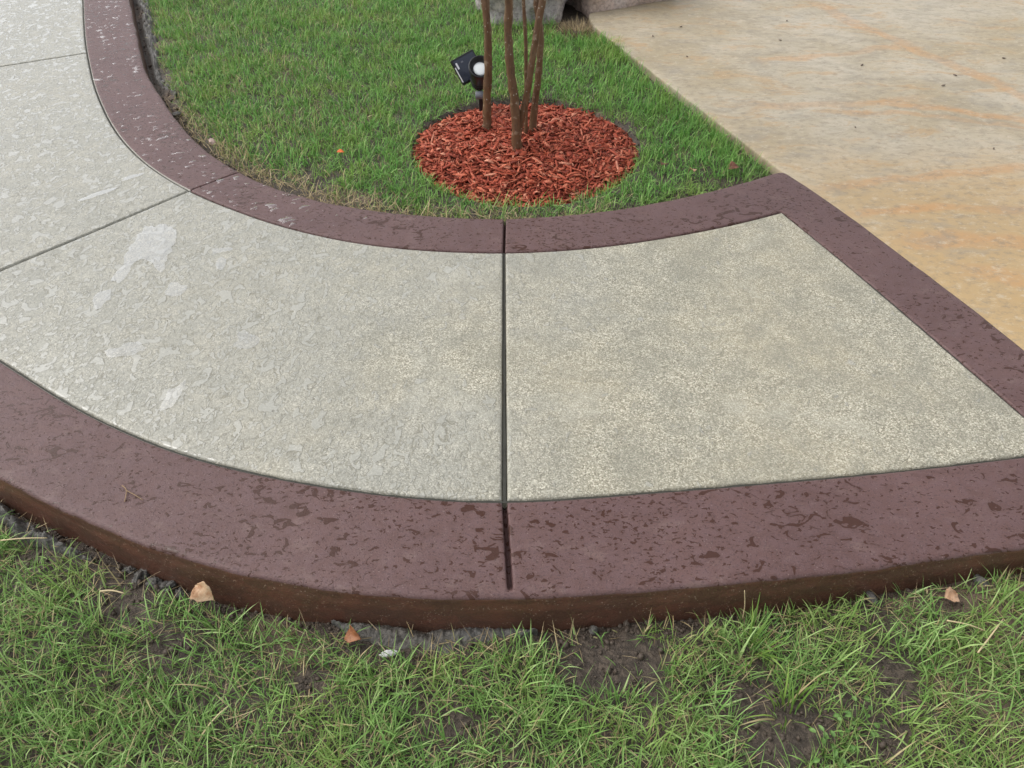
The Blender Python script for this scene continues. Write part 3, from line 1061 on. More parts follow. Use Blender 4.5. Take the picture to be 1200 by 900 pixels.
def tuft(name, loc, n, rad, lmin, lmax, w, mat, lean=.5, bend=.7, dryp=.1, up=None):
    o = rng.normal(0, rad, (n, 2))
    az = np.arctan2(o[:, 1], o[:, 0]) + rng.normal(0, .5, n)
    P = np.column_stack([o, np.zeros(n)])
    me = blade_mesh(name, P, az, rng.uniform(lmin, lmax, n), rng.uniform(w * .6, w * 1.2, n), np.abs(rng.normal(lean, .25, n)), rng.normal(bend, .4, n),
                    rng.random(n), np.where(rng.random(n) < dryp, .9, .05), 4, rng.normal(0, .3, n))
    ob = link(name, me, mat)
    ob.location = loc
    return ob


o = tuft('dead_grass_clump', (.39, 4.79, -.06), 1500, .075, .03, .085, .0035, M_GRASS_DEAD, .75, .7, .35)
tag(o, 'brown dead grass clump beside the driveway corner below the boulders', 'dead grass')
for (lx_, ly_, nn, rr, lab) in [(.546, .885, 34, .022, 'bright yellow-green grass tuft near the kerb, right of the big bare patch'),
                               (.60, .73, 26, .020, 'light green coarse grass tuft growing in the dark bare soil'),
                               (.53, 4.48, 70, .04, 'tall bright grass tuft against the driveway edge near the boulders')]:
    zz = float(front_z(np.array([lx_]), np.array([ly_]))[0]) if ly_ < 2 else -.055
    o = tuft('grass_tuft', (lx_, ly_, zz), nn, rr, .06, .13, .0048, M_GRASS_TUFT, .35, .8, .12)
    tag(o, lab, 'grass tuft')
o = tuft('grass_tuft', (.40, .985, -.11), 22, .022, .06, .12, .0035, M_GRASS_DEAD, .4, .4, .9)
tag(o, 'dry orange-brown grass tuft standing against the kerb face', 'grass tuft')

# ------------------------------------------------------------------ mulch bed
mulch = empty('mulch_bed', (MULCH_C[0], MULCH_C[1], -.05))
tag(mulch, 'round bed of red shredded wood mulch around the young tree', 'mulch bed')


def mulch_z(r):
    return -.074 + .050 * (1 - (np.clip(r, 0, MULCH_R) / MULCH_R) ** 2.2)


rr = np.linspace(0, 1, 22)
aa = np.linspace(0, 2 * np.pi, 73)[:-1]
V = [(0, 0, float(mulch_z(0)) + .05)]
for r in rr[1:]:
    for a in aa:
        rad = r * (MULCH_R - .004)
        xx, yy = rad * math.cos(a), rad * math.sin(a)
        V.append((xx, yy, float(mulch_z(rad)) + .05 - .006 + .006 * float(fbm2(xx, yy, 16, 3, 3))))
F = [(0, 1 + i, 1 + (i + 1) % 72) for i in range(72)]
Q = []
for k in range(len(rr) - 2):
    for i in range(72):
        Q.append((1 + k * 72 + i, 1 + (k + 1) * 72 + i, 1 + (k + 1) * 72 + (i + 1) % 72, 1 + k * 72 + (i + 1) % 72))
link('mulch_base', mesh_np('mulch_base', V, Q, F), plain('dark_mulch_fines', (.13, .028, .018), .85, .15, .5, 90, .004), mulch)


def chip_proto(k):
    r = np.random.default_rng(100 + k)
    L = r.uniform(.028, .064) if k % 3 else r.uniform(.024, .042)
    W = r.uniform(.007, .014) if k % 3 else r.uniform(.014, .024)
    T = r.uniform(.0022, .005)
    ns = 4
    V, Q = [], []
    bow = r.normal(0, .004)
    for s in range(ns):
        t = s / (ns - 1)
        taper = [r.uniform(.25, .8), 1.0, r.uniform(.8, 1.05), r.uniform(.15, .7)][s]
        cx = (t - .5) * L
        cz = bow * (1 - (2 * t - 1) ** 2)
        cyo = r.normal(0, .0008)
        w, th = W * taper * .5, T * (.6 + .4 * taper) * .5
        sh = r.normal(0, .002)
        V += [(cx - sh, cyo - w, cz - th), (cx + sh, cyo + w, cz - th * r.uniform(.5, 1.1)), (cx + sh, cyo + w * r.uniform(.7, 1), cz + th), (cx - sh, cyo - w * r.uniform(.7, 1), cz + th * r.uniform(.6, 1.2))]
    for s in range(ns - 1):
        for i in range(4):
            a, b = s * 4 + i, s * 4 + (i + 1) % 4
            Q.append((a, b, b + 4, a + 4))
    Q.append((3, 2, 1, 0))
    e = (ns - 1) * 4
    Q.append((e, e + 1, e + 2, e + 3))
    return np.array(V), np.array(Q)


protos = [chip_proto(k) for k in range(20)]


def rotm(az, pitch, roll):
    return np.array(Matrix.Rotation(az, 3, 'Z') @ Matrix.Rotation(pitch, 3, 'Y') @ Matrix.Rotation(roll, 3, 'X'))


VV, QQ, off = [], [], 0
for i in range(6800):
    r = MULCH_R * math.sqrt(random.random()) * 1.01 + (abs(random.gauss(0, .035)) if i % 40 == 0 else 0)
    a = random.uniform(0, 6.283)
    xx, yy = r * math.cos(a), r * math.sin(a)
    v, q4 = protos[random.randrange(20)]
    sc = random.uniform(.55, 1.05) if i < 3300 else random.uniform(.30, .6)
    if i >= 3300:
        v = v * np.array([1.25, .55, .8])
    m = rotm(random.uniform(0, 6.283), random.gauss(0, .30), random.gauss(0, .5))
    w = (v * sc) @ m.T + np.array([xx, yy, float(mulch_z(r)) + .05 + random.uniform(-.002, .008)])
    VV.append(w)
    QQ.append(q4 + off)
    off += len(v)
# a few stray chips spill past the ring
ch = link('wood_chips', mesh_np('wood_chips', np.vstack(VV), np.vstack(QQ)), M_MULCH, mulch, smooth=False)
ch['kind'] = 'stuff'
proto_me = []
for k, (v, q4) in enumerate(protos):
    pm = mesh_np('wood_chip', v, q4)
    pm.materials.append(M_MULCH)
    proto_me.append(pm)
for i in range(300):
    r = MULCH_R * math.sqrt(random.random()) * .985
    a = random.uniform(0, 6.283)
    k = random.randrange(20)
    o = bpy.data.objects.new('wood_chip', proto_me[k])
    COL.objects.link(o)
    o.parent = mulch
    sc = random.uniform(.85, 1.25)
    o.scale = (sc, sc, sc)
    o.location = (r * math.cos(a), r * math.sin(a), float(mulch_z(r)) + .05 + .009 + random.uniform(0, .004))
    o.rotation_euler = (random.gauss(0, .35), random.gauss(0, .22), random.uniform(0, 6.283))

# ------------------------------------------------------------------ young multi-stem tree
def tube(path, radii, sides=12, wob=.0, seed=0, cap=True):
    path = np.array(path, float)
    n = len(path)
    tan = np.gradient(path, axis=0)
    tan /= np.linalg.norm(tan, axis=1)[:, None]
    V, Q = [], []
    for i in range(n):
        t = tan[i]
        ref = np.array([1, 0, 0]) if abs(t[0]) < .8 else np.array([0, 1, 0])
        u = np.cross(t, ref); u /= np.linalg.norm(u)
        v = np.cross(t, u)
        for k in range(sides):
            a = 2 * math.pi * k / sides
            rr_ = radii[i] * (1 + wob * mnoise.noise(Vector((math.cos(a) * 1.3 + seed * 7, math.sin(a) * 1.3, path[i][2] * 26))))
            V.append(path[i] + (u * math.cos(a) + v * math.sin(a)) * rr_)
    for i in range(n - 1):
        for k in range(sides):
            a, b = i * sides + k, i * sides + (k + 1) % sides
            Q.append((a, b, b + sides, a + sides))
    T = []
    if cap:
        V.append(path[0]); V.append(path[-1])
        for k in range(sides):
            T.append((len(V) - 2, (k + 1) % sides, k))
            T.append((len(V) - 1, (n - 1) * sides + k, (n - 1) * sides + (k + 1) % sides))
    return np.array(V), np.array(Q), np.array(T)


def tube_obj(name, pts, r0, r1, mat, parent, sides=12, wob=.12, seed=0, n=40, flare=0.0):
    c = curve_pts(pts, n, 2)
    z = np.linspace(0, 1, n)
    rad = r0 + (r1 - r0) * z + flare * np.exp(-z * 14)
    v, q4, t3 = tube(c, rad, sides, wob, seed)
    return link(name, mesh_np(name, v, q4, t3), mat, parent)


TREE = np.array([.03, 3.32, -.04])
tree = empty('multi_stem_tree', tuple(TREE))
tag(tree, 'young tree with five slender brown stems rising from the red mulch', 'tree')


def rel(pts):
    return [tuple(np.array(q_) - TREE) for q_ in pts]


stems = [
    ([(-.116, 3.45, -.09), (-.116, 3.45, -.037), (-.114, 3.45, .094), (-.104, 3.45, .322), (-.113, 3.45, .531), (-.15, 3.47, .95), (-.22, 3.50, 1.45), (-.27, 3.52, 2.0)], .0185, .009, .004),
    ([(.025, 3.23, -.09), (.023, 3.23, -.039), (.011, 3.23, .187), (-.007, 3.23, .331), (-.017, 3.23, .5), (-.013, 3.22, .60), (-.02, 3.15, 1.1), (-.05, 3.08, 1.6), (-.04, 3.02, 2.1)], .0195, .009, .004),
    ([(.016, 3.245, -.05), (.017, 3.248, -.01), (.041, 3.25, .102), (.066, 3.25, .226), (.080, 3.25, .334), (.094, 3.25, .427), (.106, 3.25, .51), (.123, 3.25, .60), (.20, 3.24, 1.05), (.30, 3.22, 1.55), (.36, 3.2, 2.1)], .0152, .009, .002),
    ([(.093, 3.42, -.09), (.095, 3.42, -.035), (.104, 3.42, .106), (.117, 3.42, .222), (.122, 3.42, .343), (.119, 3.42, .438), (.103, 3.42, .54), (.09, 3.45, 1.0), (.12, 3.52, 1.5), (.14, 3.58, 2.0)], .0152, .009, .003),
    ([(.063, 3.38, -.09), (.063, 3.38, -.038), (.062, 3.38, .2), (.058, 3.38, .382), (.047, 3.38, .551), (.02, 3.36, .9), (-.02, 3.33, 1.3), (-.03, 3.3, 1.7)], .0085, .005, .001)]
tips = []
for k, (pts, r0, r1, fl) in enumerate(stems):
    tube_obj('stem', rel(pts), r0, r1, M_BARK, tree, 16, .30, k, 110, fl)
    tips.append(np.array(rel(pts)[-1]))
for (a_, b_) in [((.0105, 3.245, .06), (.0, 0, 0))]:
    pass
limbs = []
for k, tp in enumerate(tips):
    for j in range(4):
        a = random.uniform(0, 6.28)
        e = tp + np.array([math.cos(a) * random.uniform(.2, .45), math.sin(a) * random.uniform(.2, .45), random.uniform(.25, .75)])
        md = (tp + e) / 2 + np.array([0, 0, .06])
        tube_obj('limb', [tuple(tp - np.array([0, 0, .05])), tuple(md), tuple(e)], .008, .003, M_BARK, tree, 7, .05, k * 5 + j, 12)
        limbs += [md, e]
# crown: leaf-sized faces in clumps round the limbs, far above the frame
h = NT('tree_leaves')
isl = h.node('ShaderNodeNewGeometry').outputs['Random Per Island']
M_LEAF = h.done(h.bsdf(h.ramp(isl, [(0, (.035, .08, .025)), (.5, (.06, .13, .035)), (1, (.10, .17, .05))]), .4))
nl = 2600
ci_ = np.array(limbs)[rng.integers(0, len(limbs), nl)] + rng.normal(0, .10, (nl, 3))
aa = rng.uniform(0, 6.28, nl)
tilt = rng.uniform(-.7, .7, nl)
ll = rng.uniform(.03, .055, nl)
dx = np.stack([np.cos(aa) * np.cos(tilt), np.sin(aa) * np.cos(tilt), np.sin(tilt)], 1)
dy = np.stack([-np.sin(aa), np.cos(aa), rng.uniform(-.4, .4, nl)], 1)
Vl = np.stack([ci_ - dx * ll[:, None] * .5, ci_ + dy * ll[:, None] * .27, ci_ + dx * ll[:, None] * .5, ci_ - dy * ll[:, None] * .27], 1)
link('crown', mesh_np('crown', Vl.reshape(-1, 3), np.arange(nl * 4).reshape(-1, 4)), M_LEAF, tree, smooth=False)

# ------------------------------------------------------------------ solar spotlight on a stake
def lathe(profile, sides=28):
    V, Q = [], []
    for r, z in profile:
        for k in range(sides):
            a = 2 * math.pi * k / sides
            V.append((r * math.cos(a), r * math.sin(a), z))
    for i in range(len(profile) - 1):
        for k in range(sides):
            a, b = i * sides + k, i * sides + (k + 1) % sides
            Q.append((a, b, b + sides, a + sides))
    return np.array(V), np.array(Q)


def bevel_box(name, sx, sy, sz, bev, mat, parent, loc=(0, 0, 0), rot=None):
    bm = bmesh.new()
    bmesh.ops.create_cube(bm, size=1.0)
    bmesh.ops.scale(bm, vec=(sx, sy, sz), verts=bm.verts)
    bmesh.ops.bevel(bm, geom=bm.edges[:], offset=bev, segments=2, affect='EDGES', profile=.6)
    me = bpy.data.meshes.new(name)
    bm.to_mesh(me); bm.free()
    o = link(name, me, mat, parent, smooth=False)
    o.location = loc
    if rot is not None:
        o.rotation_euler = rot
    return o


spot = empty('solar_spotlight', (-.152, 3.70, -.05))
tag(spot, 'black solar spotlight with tilted panel staked behind the leftmost stem', 'spotlight')
SB = np.array([-.152, 3.70, -.05])
# stake with a cross section, rising out of the mulch
stk = empty  # (name kept free)
v, q4, t3 = tube([(0, 0, -.12), (0, 0, -.02), (0, -.004, .05), (-.004, -.012, .095)], [.004, .010, .0115, .012], 8, 0)
link('stake', mesh_np('stake', v, q4, t3), M_BLACK, spot)
hub = np.array([-.161, 3.665, .035]) - SB
v, q4 = lathe([(.0, -.022), (.016, -.022), (.018, -.018), (.018, .018), (.016, .022), (0, .022)], 18)
o = link('hinge', mesh_np('hinge', v, q4), M_GREYPL, spot)
o.location = tuple(hub + np.array([.008, -.02, .012]))
o.rotation_euler = (0, R(90), 0)
# lamp head: rim towards the stems, body tapering back down to the hinge
head = empty  # placeholder replaced below
prof = [(0, -.165), (.016, -.165), (.026, -.155), (.034, -.125), (.043, -.075), (.050, -.03), (.0545, -.004), (.056, .008), (.0555, .014), (.051, .015), (.049, .010), (.044, -.004), (.033, -.012), (0, -.012)]
v, q4 = lathe(prof, 36)
head = link('lamp_head', mesh_np('lamp_head', v, q4), M_BLACK, spot)
axis_dir = Vector((.10, -.62, .78)).normalized()
head.location = tuple(np.array([-.147, 3.62, .185]) - SB)
head.rotation_euler = axis_dir.to_track_quat('Z', 'Y').to_euler()
v, q4 = lathe([(.033, -.0105), (.033, -.006), (.028, -.0035), (.014, -.001), (0, 0)], 28)
o = link('lens', mesh_np('lens', v, q4), M_LENS, head)
for k in range(3):      # cooling ribs round the body
    zc = -.095 - .018 * k
    rb = np.interp(zc, [-.165, -.155, -.125, -.075], [.016, .026, .034, .043])
    v, q4 = lathe([(rb - .002, zc - .004), (rb + .003, zc - .002), (rb + .003, zc + .002), (rb - .001, zc + .004)], 30)
    link('rib', mesh_np('rib', v, q4), M_BLACK, head)
# solar panel: its face looks up and towards the camera's left
cTL, cTR, cBL = np.array([-.292, 3.71, .180]), np.array([-.195, 3.79, .205]), np.array([-.236, 3.665, .085])
ex = cTR - cTL
ey = cTL - cBL
wx, wy = np.linalg.norm(ex), np.linalg.norm(ey)
X = Vector(ex / wx)
Zp = X.cross(Vector(ey / wy)).normalized()
Yp = Zp.cross(X)
rotp = Matrix((X, Yp, Zp)).transposed()
pan = bevel_box('solar_panel', .135, wy + .004, .014, .004, M_BLACK, spot, tuple(cBL + ey / 2 + ex * .54 - SB), rotp.to_euler())
bevel_box('cell_plate', .118, wy - .014, .004, .001, M_PANEL, pan, (0, 0, .0062))
bevel_box('glint_strip', .005, wy * .62, .003, .001, M_GLINT, pan, (-.0645, -.012, .0075))  # these strips stand in for reflected highlights on the panel
bevel_box('glint_strip', .009, .030, .002, .0008, M_GLINT, pan, (-.050, .026, .0088))
bevel_box('glint_strip', .012, .007, .002, .0008, M_GREYPL, pan, (-.018, .034, .0088))
bevel_box('glint_strip', .006, .016, .002, .0008, M_GLINT, pan, (.010, -.002, .0088))
v, q4, t3 = tube([tuple(hub + np.array([0, 0, .03])), tuple(cBL + ey * .45 + ex * .6 - SB - np.array([0, 0, .0]))], [.008, .008], 8, 0)
link('bracket', mesh_np('bracket', v, q4, t3), M_BLACK, spot)

# ------------------------------------------------------------------ boulders behind the lawn
def boulder(name, loc, size, seed, mat, label, rotz=0, amp=.16, flat=.72, sub=5):
    bm = bmesh.new()
    bmesh.ops.create_icosphere(bm, subdivisions=sub, radius=1.0)
    for vv in bm.verts:
        c = vv.co.normalized()
        # push towards a blocky shape
        m_ = max(abs(c.x), abs(c.y), abs(c.z))
        c = c * (1 - flat) + (c / m_) * flat * .82
        s = Vector((seed * 3.1, seed * 1.7, seed * .9))
        d = amp * mnoise.fractal(c * 1.6 + s, 1.0, 2.0, 5) + .05 * abs(mnoise.noise(c * 5 + s))
        d += .018 * mnoise.fractal(c * 12 + s, 1.0, 2.0, 3)
        vv.co = Vector((c.x * size[0], c.y * size[1], c.z * size[2])) * (1 + d)
    me = bpy.data.meshes.new(name)
    bm.to_mesh(me); bm.free()
    o = link(name, me, mat)
    o.location = loc
    o.rotation_euler = (0, 0, rotz)
    tag(o, label, 'boulder')
    return o


boulder('boulder', (.055, 5.24, .08), (.31, .36, .32), 2, M_ROCK_GREY, 'grey-violet boulder behind the tree stems at the top of the lawn', .05)
boulder('boulder', (.63, 5.43, .13), (.37, .36, .36), 5, M_ROCK_PINK, 'pinkish tan boulder behind the driveway corner', .50)

# ------------------------------------------------------------------ spilled mortar and soil debris
def spill(name, path, width, height, zbase, seed, label, mat=None):
    c = curve_pts(path, 220, 2)
    tn = np.gradient(c, axis=0)
    tn /= np.linalg.norm(tn, axis=1)[:, None]
    nr = np.stack([-tn[:, 1], tn[:, 0]], 1)
    nv = 21
    rows = []
    s = np.linspace(0, 1, 220)
    wd = width * np.sin(np.pi * np.clip(s, .02, .98)) ** .6 * (1 + .45 * vnoise2(s * 3, s * 0, 3, seed))
    for k in range(nv):
        t = k / (nv - 1) * 2 - 1
        xy = c + nr * (wd * t * .5)[:, None]
        prof = (1 - abs(t) ** 2.5)
        z = zbase + height * prof * (.6 + .9 * fbm2(xy[:, 0], xy[:, 1], 26, 4, seed, .65)) - .018 * (1 - prof)
        z = z + .006 * np.abs(fbm2(xy[:, 0], xy[:, 1], 95, 2, seed + 3))
        rows.append(np.column_stack([xy, z]))
    P = np.stack(rows, 1)
    me = mesh_np(name, P.reshape(-1, 3), grid_quads(220, nv))
    if sum(p_.normal.z for p_ in me.polygons) < 0:
        me.flip_normals()
    o = link(name, me, mat or M_SPILL)
    tag(o, label, 'mortar')
    return o


spill('mortar_spill', [(-.43, .955), (-.36, .935), (-.29, .918), (-.20, .905), (-.12, .915), (-.03, .925), (.06, .932)], .062, .007, -.117, 3, 'wet grey mortar spill along the kerb foot, left of the joint')
spill('mortar_spill', [(-1.55, 1.375), (-1.42, 1.305), (-1.33, 1.246), (-1.24, 1.195), (-1.15, 1.155), (-1.06, 1.12)], .045, .022, -.108, 8, 'ragged grey mortar ridge at the kerb foot in the left corner')
spill('mortar_spill', [(-2.66, 5.95), (-2.38, 5.33), (-2.205, 4.90), (-2.05, 4.53), (-1.93, 4.22), (-1.80, 4.0), (-1.69, 3.83)], .085, .026, -.060, 5, 'rough grey mortar strip between the far border and the lawn')


def lump(name, loc, size, seed, mat, label=None, cat=None, group=None, sub=3, amp=.28):
    bm = bmesh.new()
    bmesh.ops.create_icosphere(bm, subdivisions=sub, radius=1.0)
    for vv in bm.verts:
        c = vv.co.normalized()
        d = 1 + amp * mnoise.fractal(c * 1.7 + Vector((seed * 2.3, seed, seed * .7)), 1.0, 2.0, 4)
        vv.co = Vector((c.x * size[0], c.y * size[1], c.z * size[2])) * d
    me = bpy.data.meshes.new(name)
    bm.to_mesh(me); bm.free()
    o = link(name, me, mat)
    o.location = loc
    o.rotation_euler = (0, 0, seed * 1.3)
    return tag(o, label, cat, group)


def fz(x_, y_):
    return float(front_z(np.array([x_]), np.array([y_]))[0])


for k, (x_, y_, s_) in enumerate([(-.935, 1.083, .020), (-.895, 1.066, .017), (-.858, 1.052, .019), (-.822, 1.038, .014), (-.97, 1.10, .013)]):
    lump('mortar_lump', (x_, y_, fz(x_, y_) + s_ * .10), (s_ * 1.05, s_ * .75, s_ * .60), k + 1, M_SPILL,
         ('second from left', 'middle', 'second from right', 'rightmost', 'leftmost')[k] + ' grey mortar crumb of the row beside the curled tan leaf', 'mortar lump', 'mortar crumbs left of the leaf', 4, .75)
lump('stone', (1.145, 1.045, fz(1.145, 1.045) + .008), (.018, .012, .013), 9, M_SPILL, 'grey stone at the kerb foot near the right edge', 'stone')
lump('stone', (.872, 1.01, fz(.872, 1.01) + .012), (.020, .011, .010), 11, M_SPILL, 'flat grey stone in the grass under the kerb, right of centre', 'stone')
lump('stone', (.192, .930, fz(.192, .930) + .010), (.010, .010, .014), 14, M_SPILL, 'small upright grey stone at the kerb foot above the big bare patch', 'stone')
lump('stone', (-.281, .868, fz(-.281, .868) + .016), (.018, .008, .006), 17, plain('chalky_grey_stone', (.50, .50, .48), .5, .4, .25, 60, .003), 'chalky white stone at the edge of the mortar spill', 'stone', sub=4, amp=.5)
lump('stone', (.93, 5.33, -.01), (.05, .03, .03), 19, M_WHITE, 'white stone behind the driveway back edge beside the pink boulder', 'stone')
lump('stone', (-1.375, 3.338, -.045), (.028, .017, .014), 21, plain('pink_chip', (.42, .30, .26), .5), 'pinkish stone chip half under grass beside the far border', 'stone')
lump('stone', (-1.64, 3.65, -.050), (.026, .016, .012), 22, M_SPILL, 'pale grey stone chip in the gap beside the far border curve', 'stone')

# soil crumbs over the bare patches and along the edges
VV, FF, off = [], [], 0
bm = bmesh.new()
bmesh.ops.create_icosphere(bm, subdivisions=1, radius=1.0)
iv = np.array([vv.co[:] for vv in bm.verts]); itf = np.array([[vv.index for vv in f.verts] for f in bm.faces])
bm.free()
spots = []
for bx, by, rx, ry in BARE:
    for _ in range(int(5200 * rx * ry) + 14):
        spots.append((bx + random.gauss(0, rx * .55), by + random.gauss(0, ry * .55), 0))
for _ in range(650):
    xx = random.uniform(-1.6, 1.3)
    spots.append((xx, float(near_y(np.array([xx]))[0]) - abs(random.gauss(.012, .022)) - .008, 0))
for _ in range(900):
    xx = random.uniform(-2.5, 1.0)
    g_ = float(np.interp(xx, [-2.6, -1.9, -1.5, -1.0, -.5, 1.2], [.15, .14, .07, .06, .03, .03]))
    spots.append((xx, float(far_y(np.array([xx]))[0]) + random.uniform(.25, 1.05) * g_, 1))
for _ in range(300):
    a = random.uniform(0, 6.283); r = MULCH_R + random.gauss(0, .012)
    spots.append((MULCH_C[0] + r * math.cos(a), MULCH_C[1] + r * math.sin(a), 1))
for (sx_, sy_, kind) in spots:
    if kind == 0 and near_y(np.array([sx_]))[0] - sy_ < .012:
        continue
    s_ = min(.0125, random.lognormvariate(-5.5, .45))
    z0 = fz(sx_, sy_) if kind == 0 else float(lawn_z(np.array([sx_]), np.array([sy_]))[0])
    m = rotm(random.uniform(0, 6), random.uniform(0, 6), random.uniform(0, 6))
    jit = 1 + rng.normal(0, .2, (len(iv), 1))
    VV.append((iv * jit * np.array([1, .8, .65]) * s_) @ m.T + np.array([sx_, sy_, z0 + s_ * .3]))
    FF.append(itf + off)
    off += len(iv)
o = link('soil_crumbs', mesh_np('soil_crumbs', np.vstack(VV), None, np.vstack(FF)), M_CLOD, smooth=False)
tag(o, 'dark damp soil crumbs in bare patches and along the concrete edges', 'soil', kind='stuff')

# ------------------------------------------------------------------ fallen leaves, straw, twig, bark crumbs
def leaf(loc, ln, wd, curl, fold, rot, mat, label, seed=0):
    nu, nv = 13, 9
    V = []
    for i in range(nu):
        t = i / (nu - 1)
        half = wd * .5 * (math.sin(math.pi * min(1, t * 1.02 + .02)) ** .75) * (1 + .10 * math.sin(t * 19 + seed))
        for j in range(nv):
            s = j / (nv - 1) * 2 - 1
            x_ = (t - .5) * ln
            y_ = s * half
            z_ = curl * (s * s) * half / (wd * .5) + fold * math.sin(t * 3.4 + .3) + .0035 * mnoise.noise(Vector((t * 4 + seed, s * 2, seed)))
            V.append((x_ * (1 - .12 * abs(s)), y_, z_))
    me = mesh_np('fallen_leaf', V, grid_quads(nu, nv))
    o = link('fallen_leaf', me, mat)
    o.location = loc
    o.rotation_euler = rot
    sm = o.modifiers.new('thickness', 'SOLIDIFY')
    sm.thickness = .0006
    return tag(o, label, 'leaf')


ML1 = leaf_material('tan_leaf', (.40, .16, .07), (.66, .46, .28), (.70, .55, .38))
ML2 = leaf_material('rust_leaf', (.20, .07, .03), (.34, .14, .06), (.42, .20, .10))
ML3 = leaf_material('peach_leaf', (.45, .24, .13), (.58, .36, .22), (.64, .44, .30))
ML4 = leaf_material('red_brown_leaf', (.15, .06, .04), (.26, .11, .07), (.33, .16, .10))
leaf((-.735, 1.004, -.070), .064, .046, .016, .012, (R(24), R(10), R(-34)), ML1, 'curled tan dead leaf at the foot of the kerb, left', 1)
leaf((-.362, .903, -.080), .050, .038, .012, .006, (R(50), R(-14), R(-50)), ML2, 'folded rust-brown leaf beside the wet mortar spill', 2)
leaf((1.043, .992, -.062), .046, .036, .005, .004, (R(15), R(5), R(20)), ML3, 'peach-coloured leaf in the front grass under the kerb, right', 3)
leaf((.644, 3.06, -.012), .048, .038, .012, .007, (R(25), R(12), R(70)), ML4, 'reddish brown leaf on the lawn right of the mulch ring', 4)
leaf((.95, 3.045, -.020), .060, .042, .010, .008, (R(18), R(-10), R(15)), ML4, 'brown crumpled leaf at the far border near the driveway corner', 5)
leaf((-.752, 3.162, -.006), .034, .022, .004, .003, (R(12), R(0), R(10)), plain('orange_leaf', (.75, .17, .04), .5), 'small bright orange leaf on the lawn behind the far border', 6)
leaf((.77, 3.02, -.020), .040, .028, .006, .004, (R(20), R(8), R(100)), ML3, 'pale tan leaf scrap in the lawn corner by the far border', 7)


def straw(pts, r, mat, label, name='straw', cat='straw'):
    c = curve_pts(pts, 12, 0)
    v, q4, t3 = tube(c, np.linspace(r, r * .6, 12), 6, 0)
    return tag(link(name, mesh_np(name, v, q4, t3), mat), label, cat)


straw([(-.985, 1.006, -.066), (-.955, 1.006, -.062), (-.925, 1.001, -.066)], .0026, M_STRAW, 'pale straw on the bare soil patch near the left corner')
straw([(-1.29, 1.150, -.062), (-1.23, 1.152, -.056), (-1.175, 1.156, -.060)], .0020, M_STRAW, 'long pale straw across the grass under the kerb, far left')
straw([(1.035, .842, -.052), (1.09, .89, -.040), (1.125, .921, -.046)], .0022, M_STRAW, 'bent pale straw standing in the front grass, far right')
straw([(.995, .918, -.046), (1.035, .906, -.042), (1.075, .894, -.050)], .0018, M_STRAW, 'thin pale straw lying across the grass below the peach leaf')
straw([(.548, .956, -.105), (.546, .965, -.06), (.538, .975, -.012)], .0016, M_STRAW, 'upright dry stalk leaning on the kerb face, right of centre')
tw = empty('twig', (-.985, 1.25, .002))
tag(tw, 'forked brown twig lying on the wet near border', 'twig')
for pts, r in (([(-.022, .024, .0016), (-.004, .006, .003), (.004, -.030, .0016)], .0016), ([(-.004, .006, .003), (.022, -.008, .003), (.049, -.024, .0016)], .0013)):
    c = curve_pts(pts, 10, 0)
    v, q4, t3 = tube(c, np.linspace(r, r * .7, 10), 6, 0)
    link('twig_arm', mesh_np('twig_arm', v, q4, t3), M_TWIG, tw)

M_CRUMB = plain('wet_bark_crumb', (.12, .085, .06), .45, .4, .3, 80, .002)
for k, (x_, y_) in enumerate([(1.652, 4.868), (1.527, 4.536), (1.869, 4.165), (2.307, 4.024), (2.19, 3.89), (1.585, 3.405), (2.672, 4.262), (2.126, 3.191), (.955, 4.287), (.999, 4.763), (.811, 4.605)]):
    s_ = random.uniform(.8, 1.35)
    lump('bark_crumb', (x_, y_, -.003), (.009 * s_, .0036 * s_, .003), 30 + k, M_CRUMB, 'dark wet bark crumb lying on the pale driveway', 'bark crumb', 'bark crumbs scattered on the driveway', 2, .5)

# ------------------------------------------------------------------ broadleaf weeds in the front lawn
M_WEED = leaf_material('weed_leaf', (.10, .20, .05), (.16, .29, .075), (.22, .36, .11))
for k, (x_, y_, lab) in enumerate([(.69, .655, 'small broadleaf weed with pale green leaves at the lower right of the bare soil'),
                                   (.735, .70, 'low round-leaved weed beside the second bare soil strip'),
                                   (.645, .640, 'leafy weed sprig at the bottom edge below the dark soil')]):
    wd_ = empty('weed_plant', (x_, y_, fz(x_, y_)))
    tag(wd_, lab, 'weed')
    for j in range(13):
        a = random.uniform(0, 6.283)
        rr_ = random.uniform(.008, .045)
        zt = random.uniform(.018, .042)
        tipv = np.array([math.cos(a) * rr_, math.sin(a) * rr_, zt])
        v, q4, t3 = tube([(0, 0, 0), tuple(tipv * .6 + np.array([0, 0, .004])), tuple(tipv)], [.0009, .0008, .0006], 5, 0)
        st = link('stalk', mesh_np('stalk', v, q4, t3), M_WEED, wd_)
        nu, nv = 6, 5
        V = []
        ln, wl = random.uniform(.011, .017), random.uniform(.007, .011)
        yaw = a + random.gauss(0, .5)
        for i in range(nu):
            t = i / (nu - 1)
            hf = wl * .5 * math.sin(math.pi * (t * .96 + .02)) ** .6
            for jj in range(nv):
                s = jj / (nv - 1) * 2 - 1
                lx_, lyy, lz_ = t * ln, s * hf, .003 * s * s - .004 * t * t
                V.append((tipv[0] + lx_ * math.cos(yaw) - lyy * math.sin(yaw), tipv[1] + lx_ * math.sin(yaw) + lyy * math.cos(yaw), tipv[2] + lz_))
        link('leaf', mesh_np('leaf', V, grid_quads(nu, nv)), M_WEED, wd_)

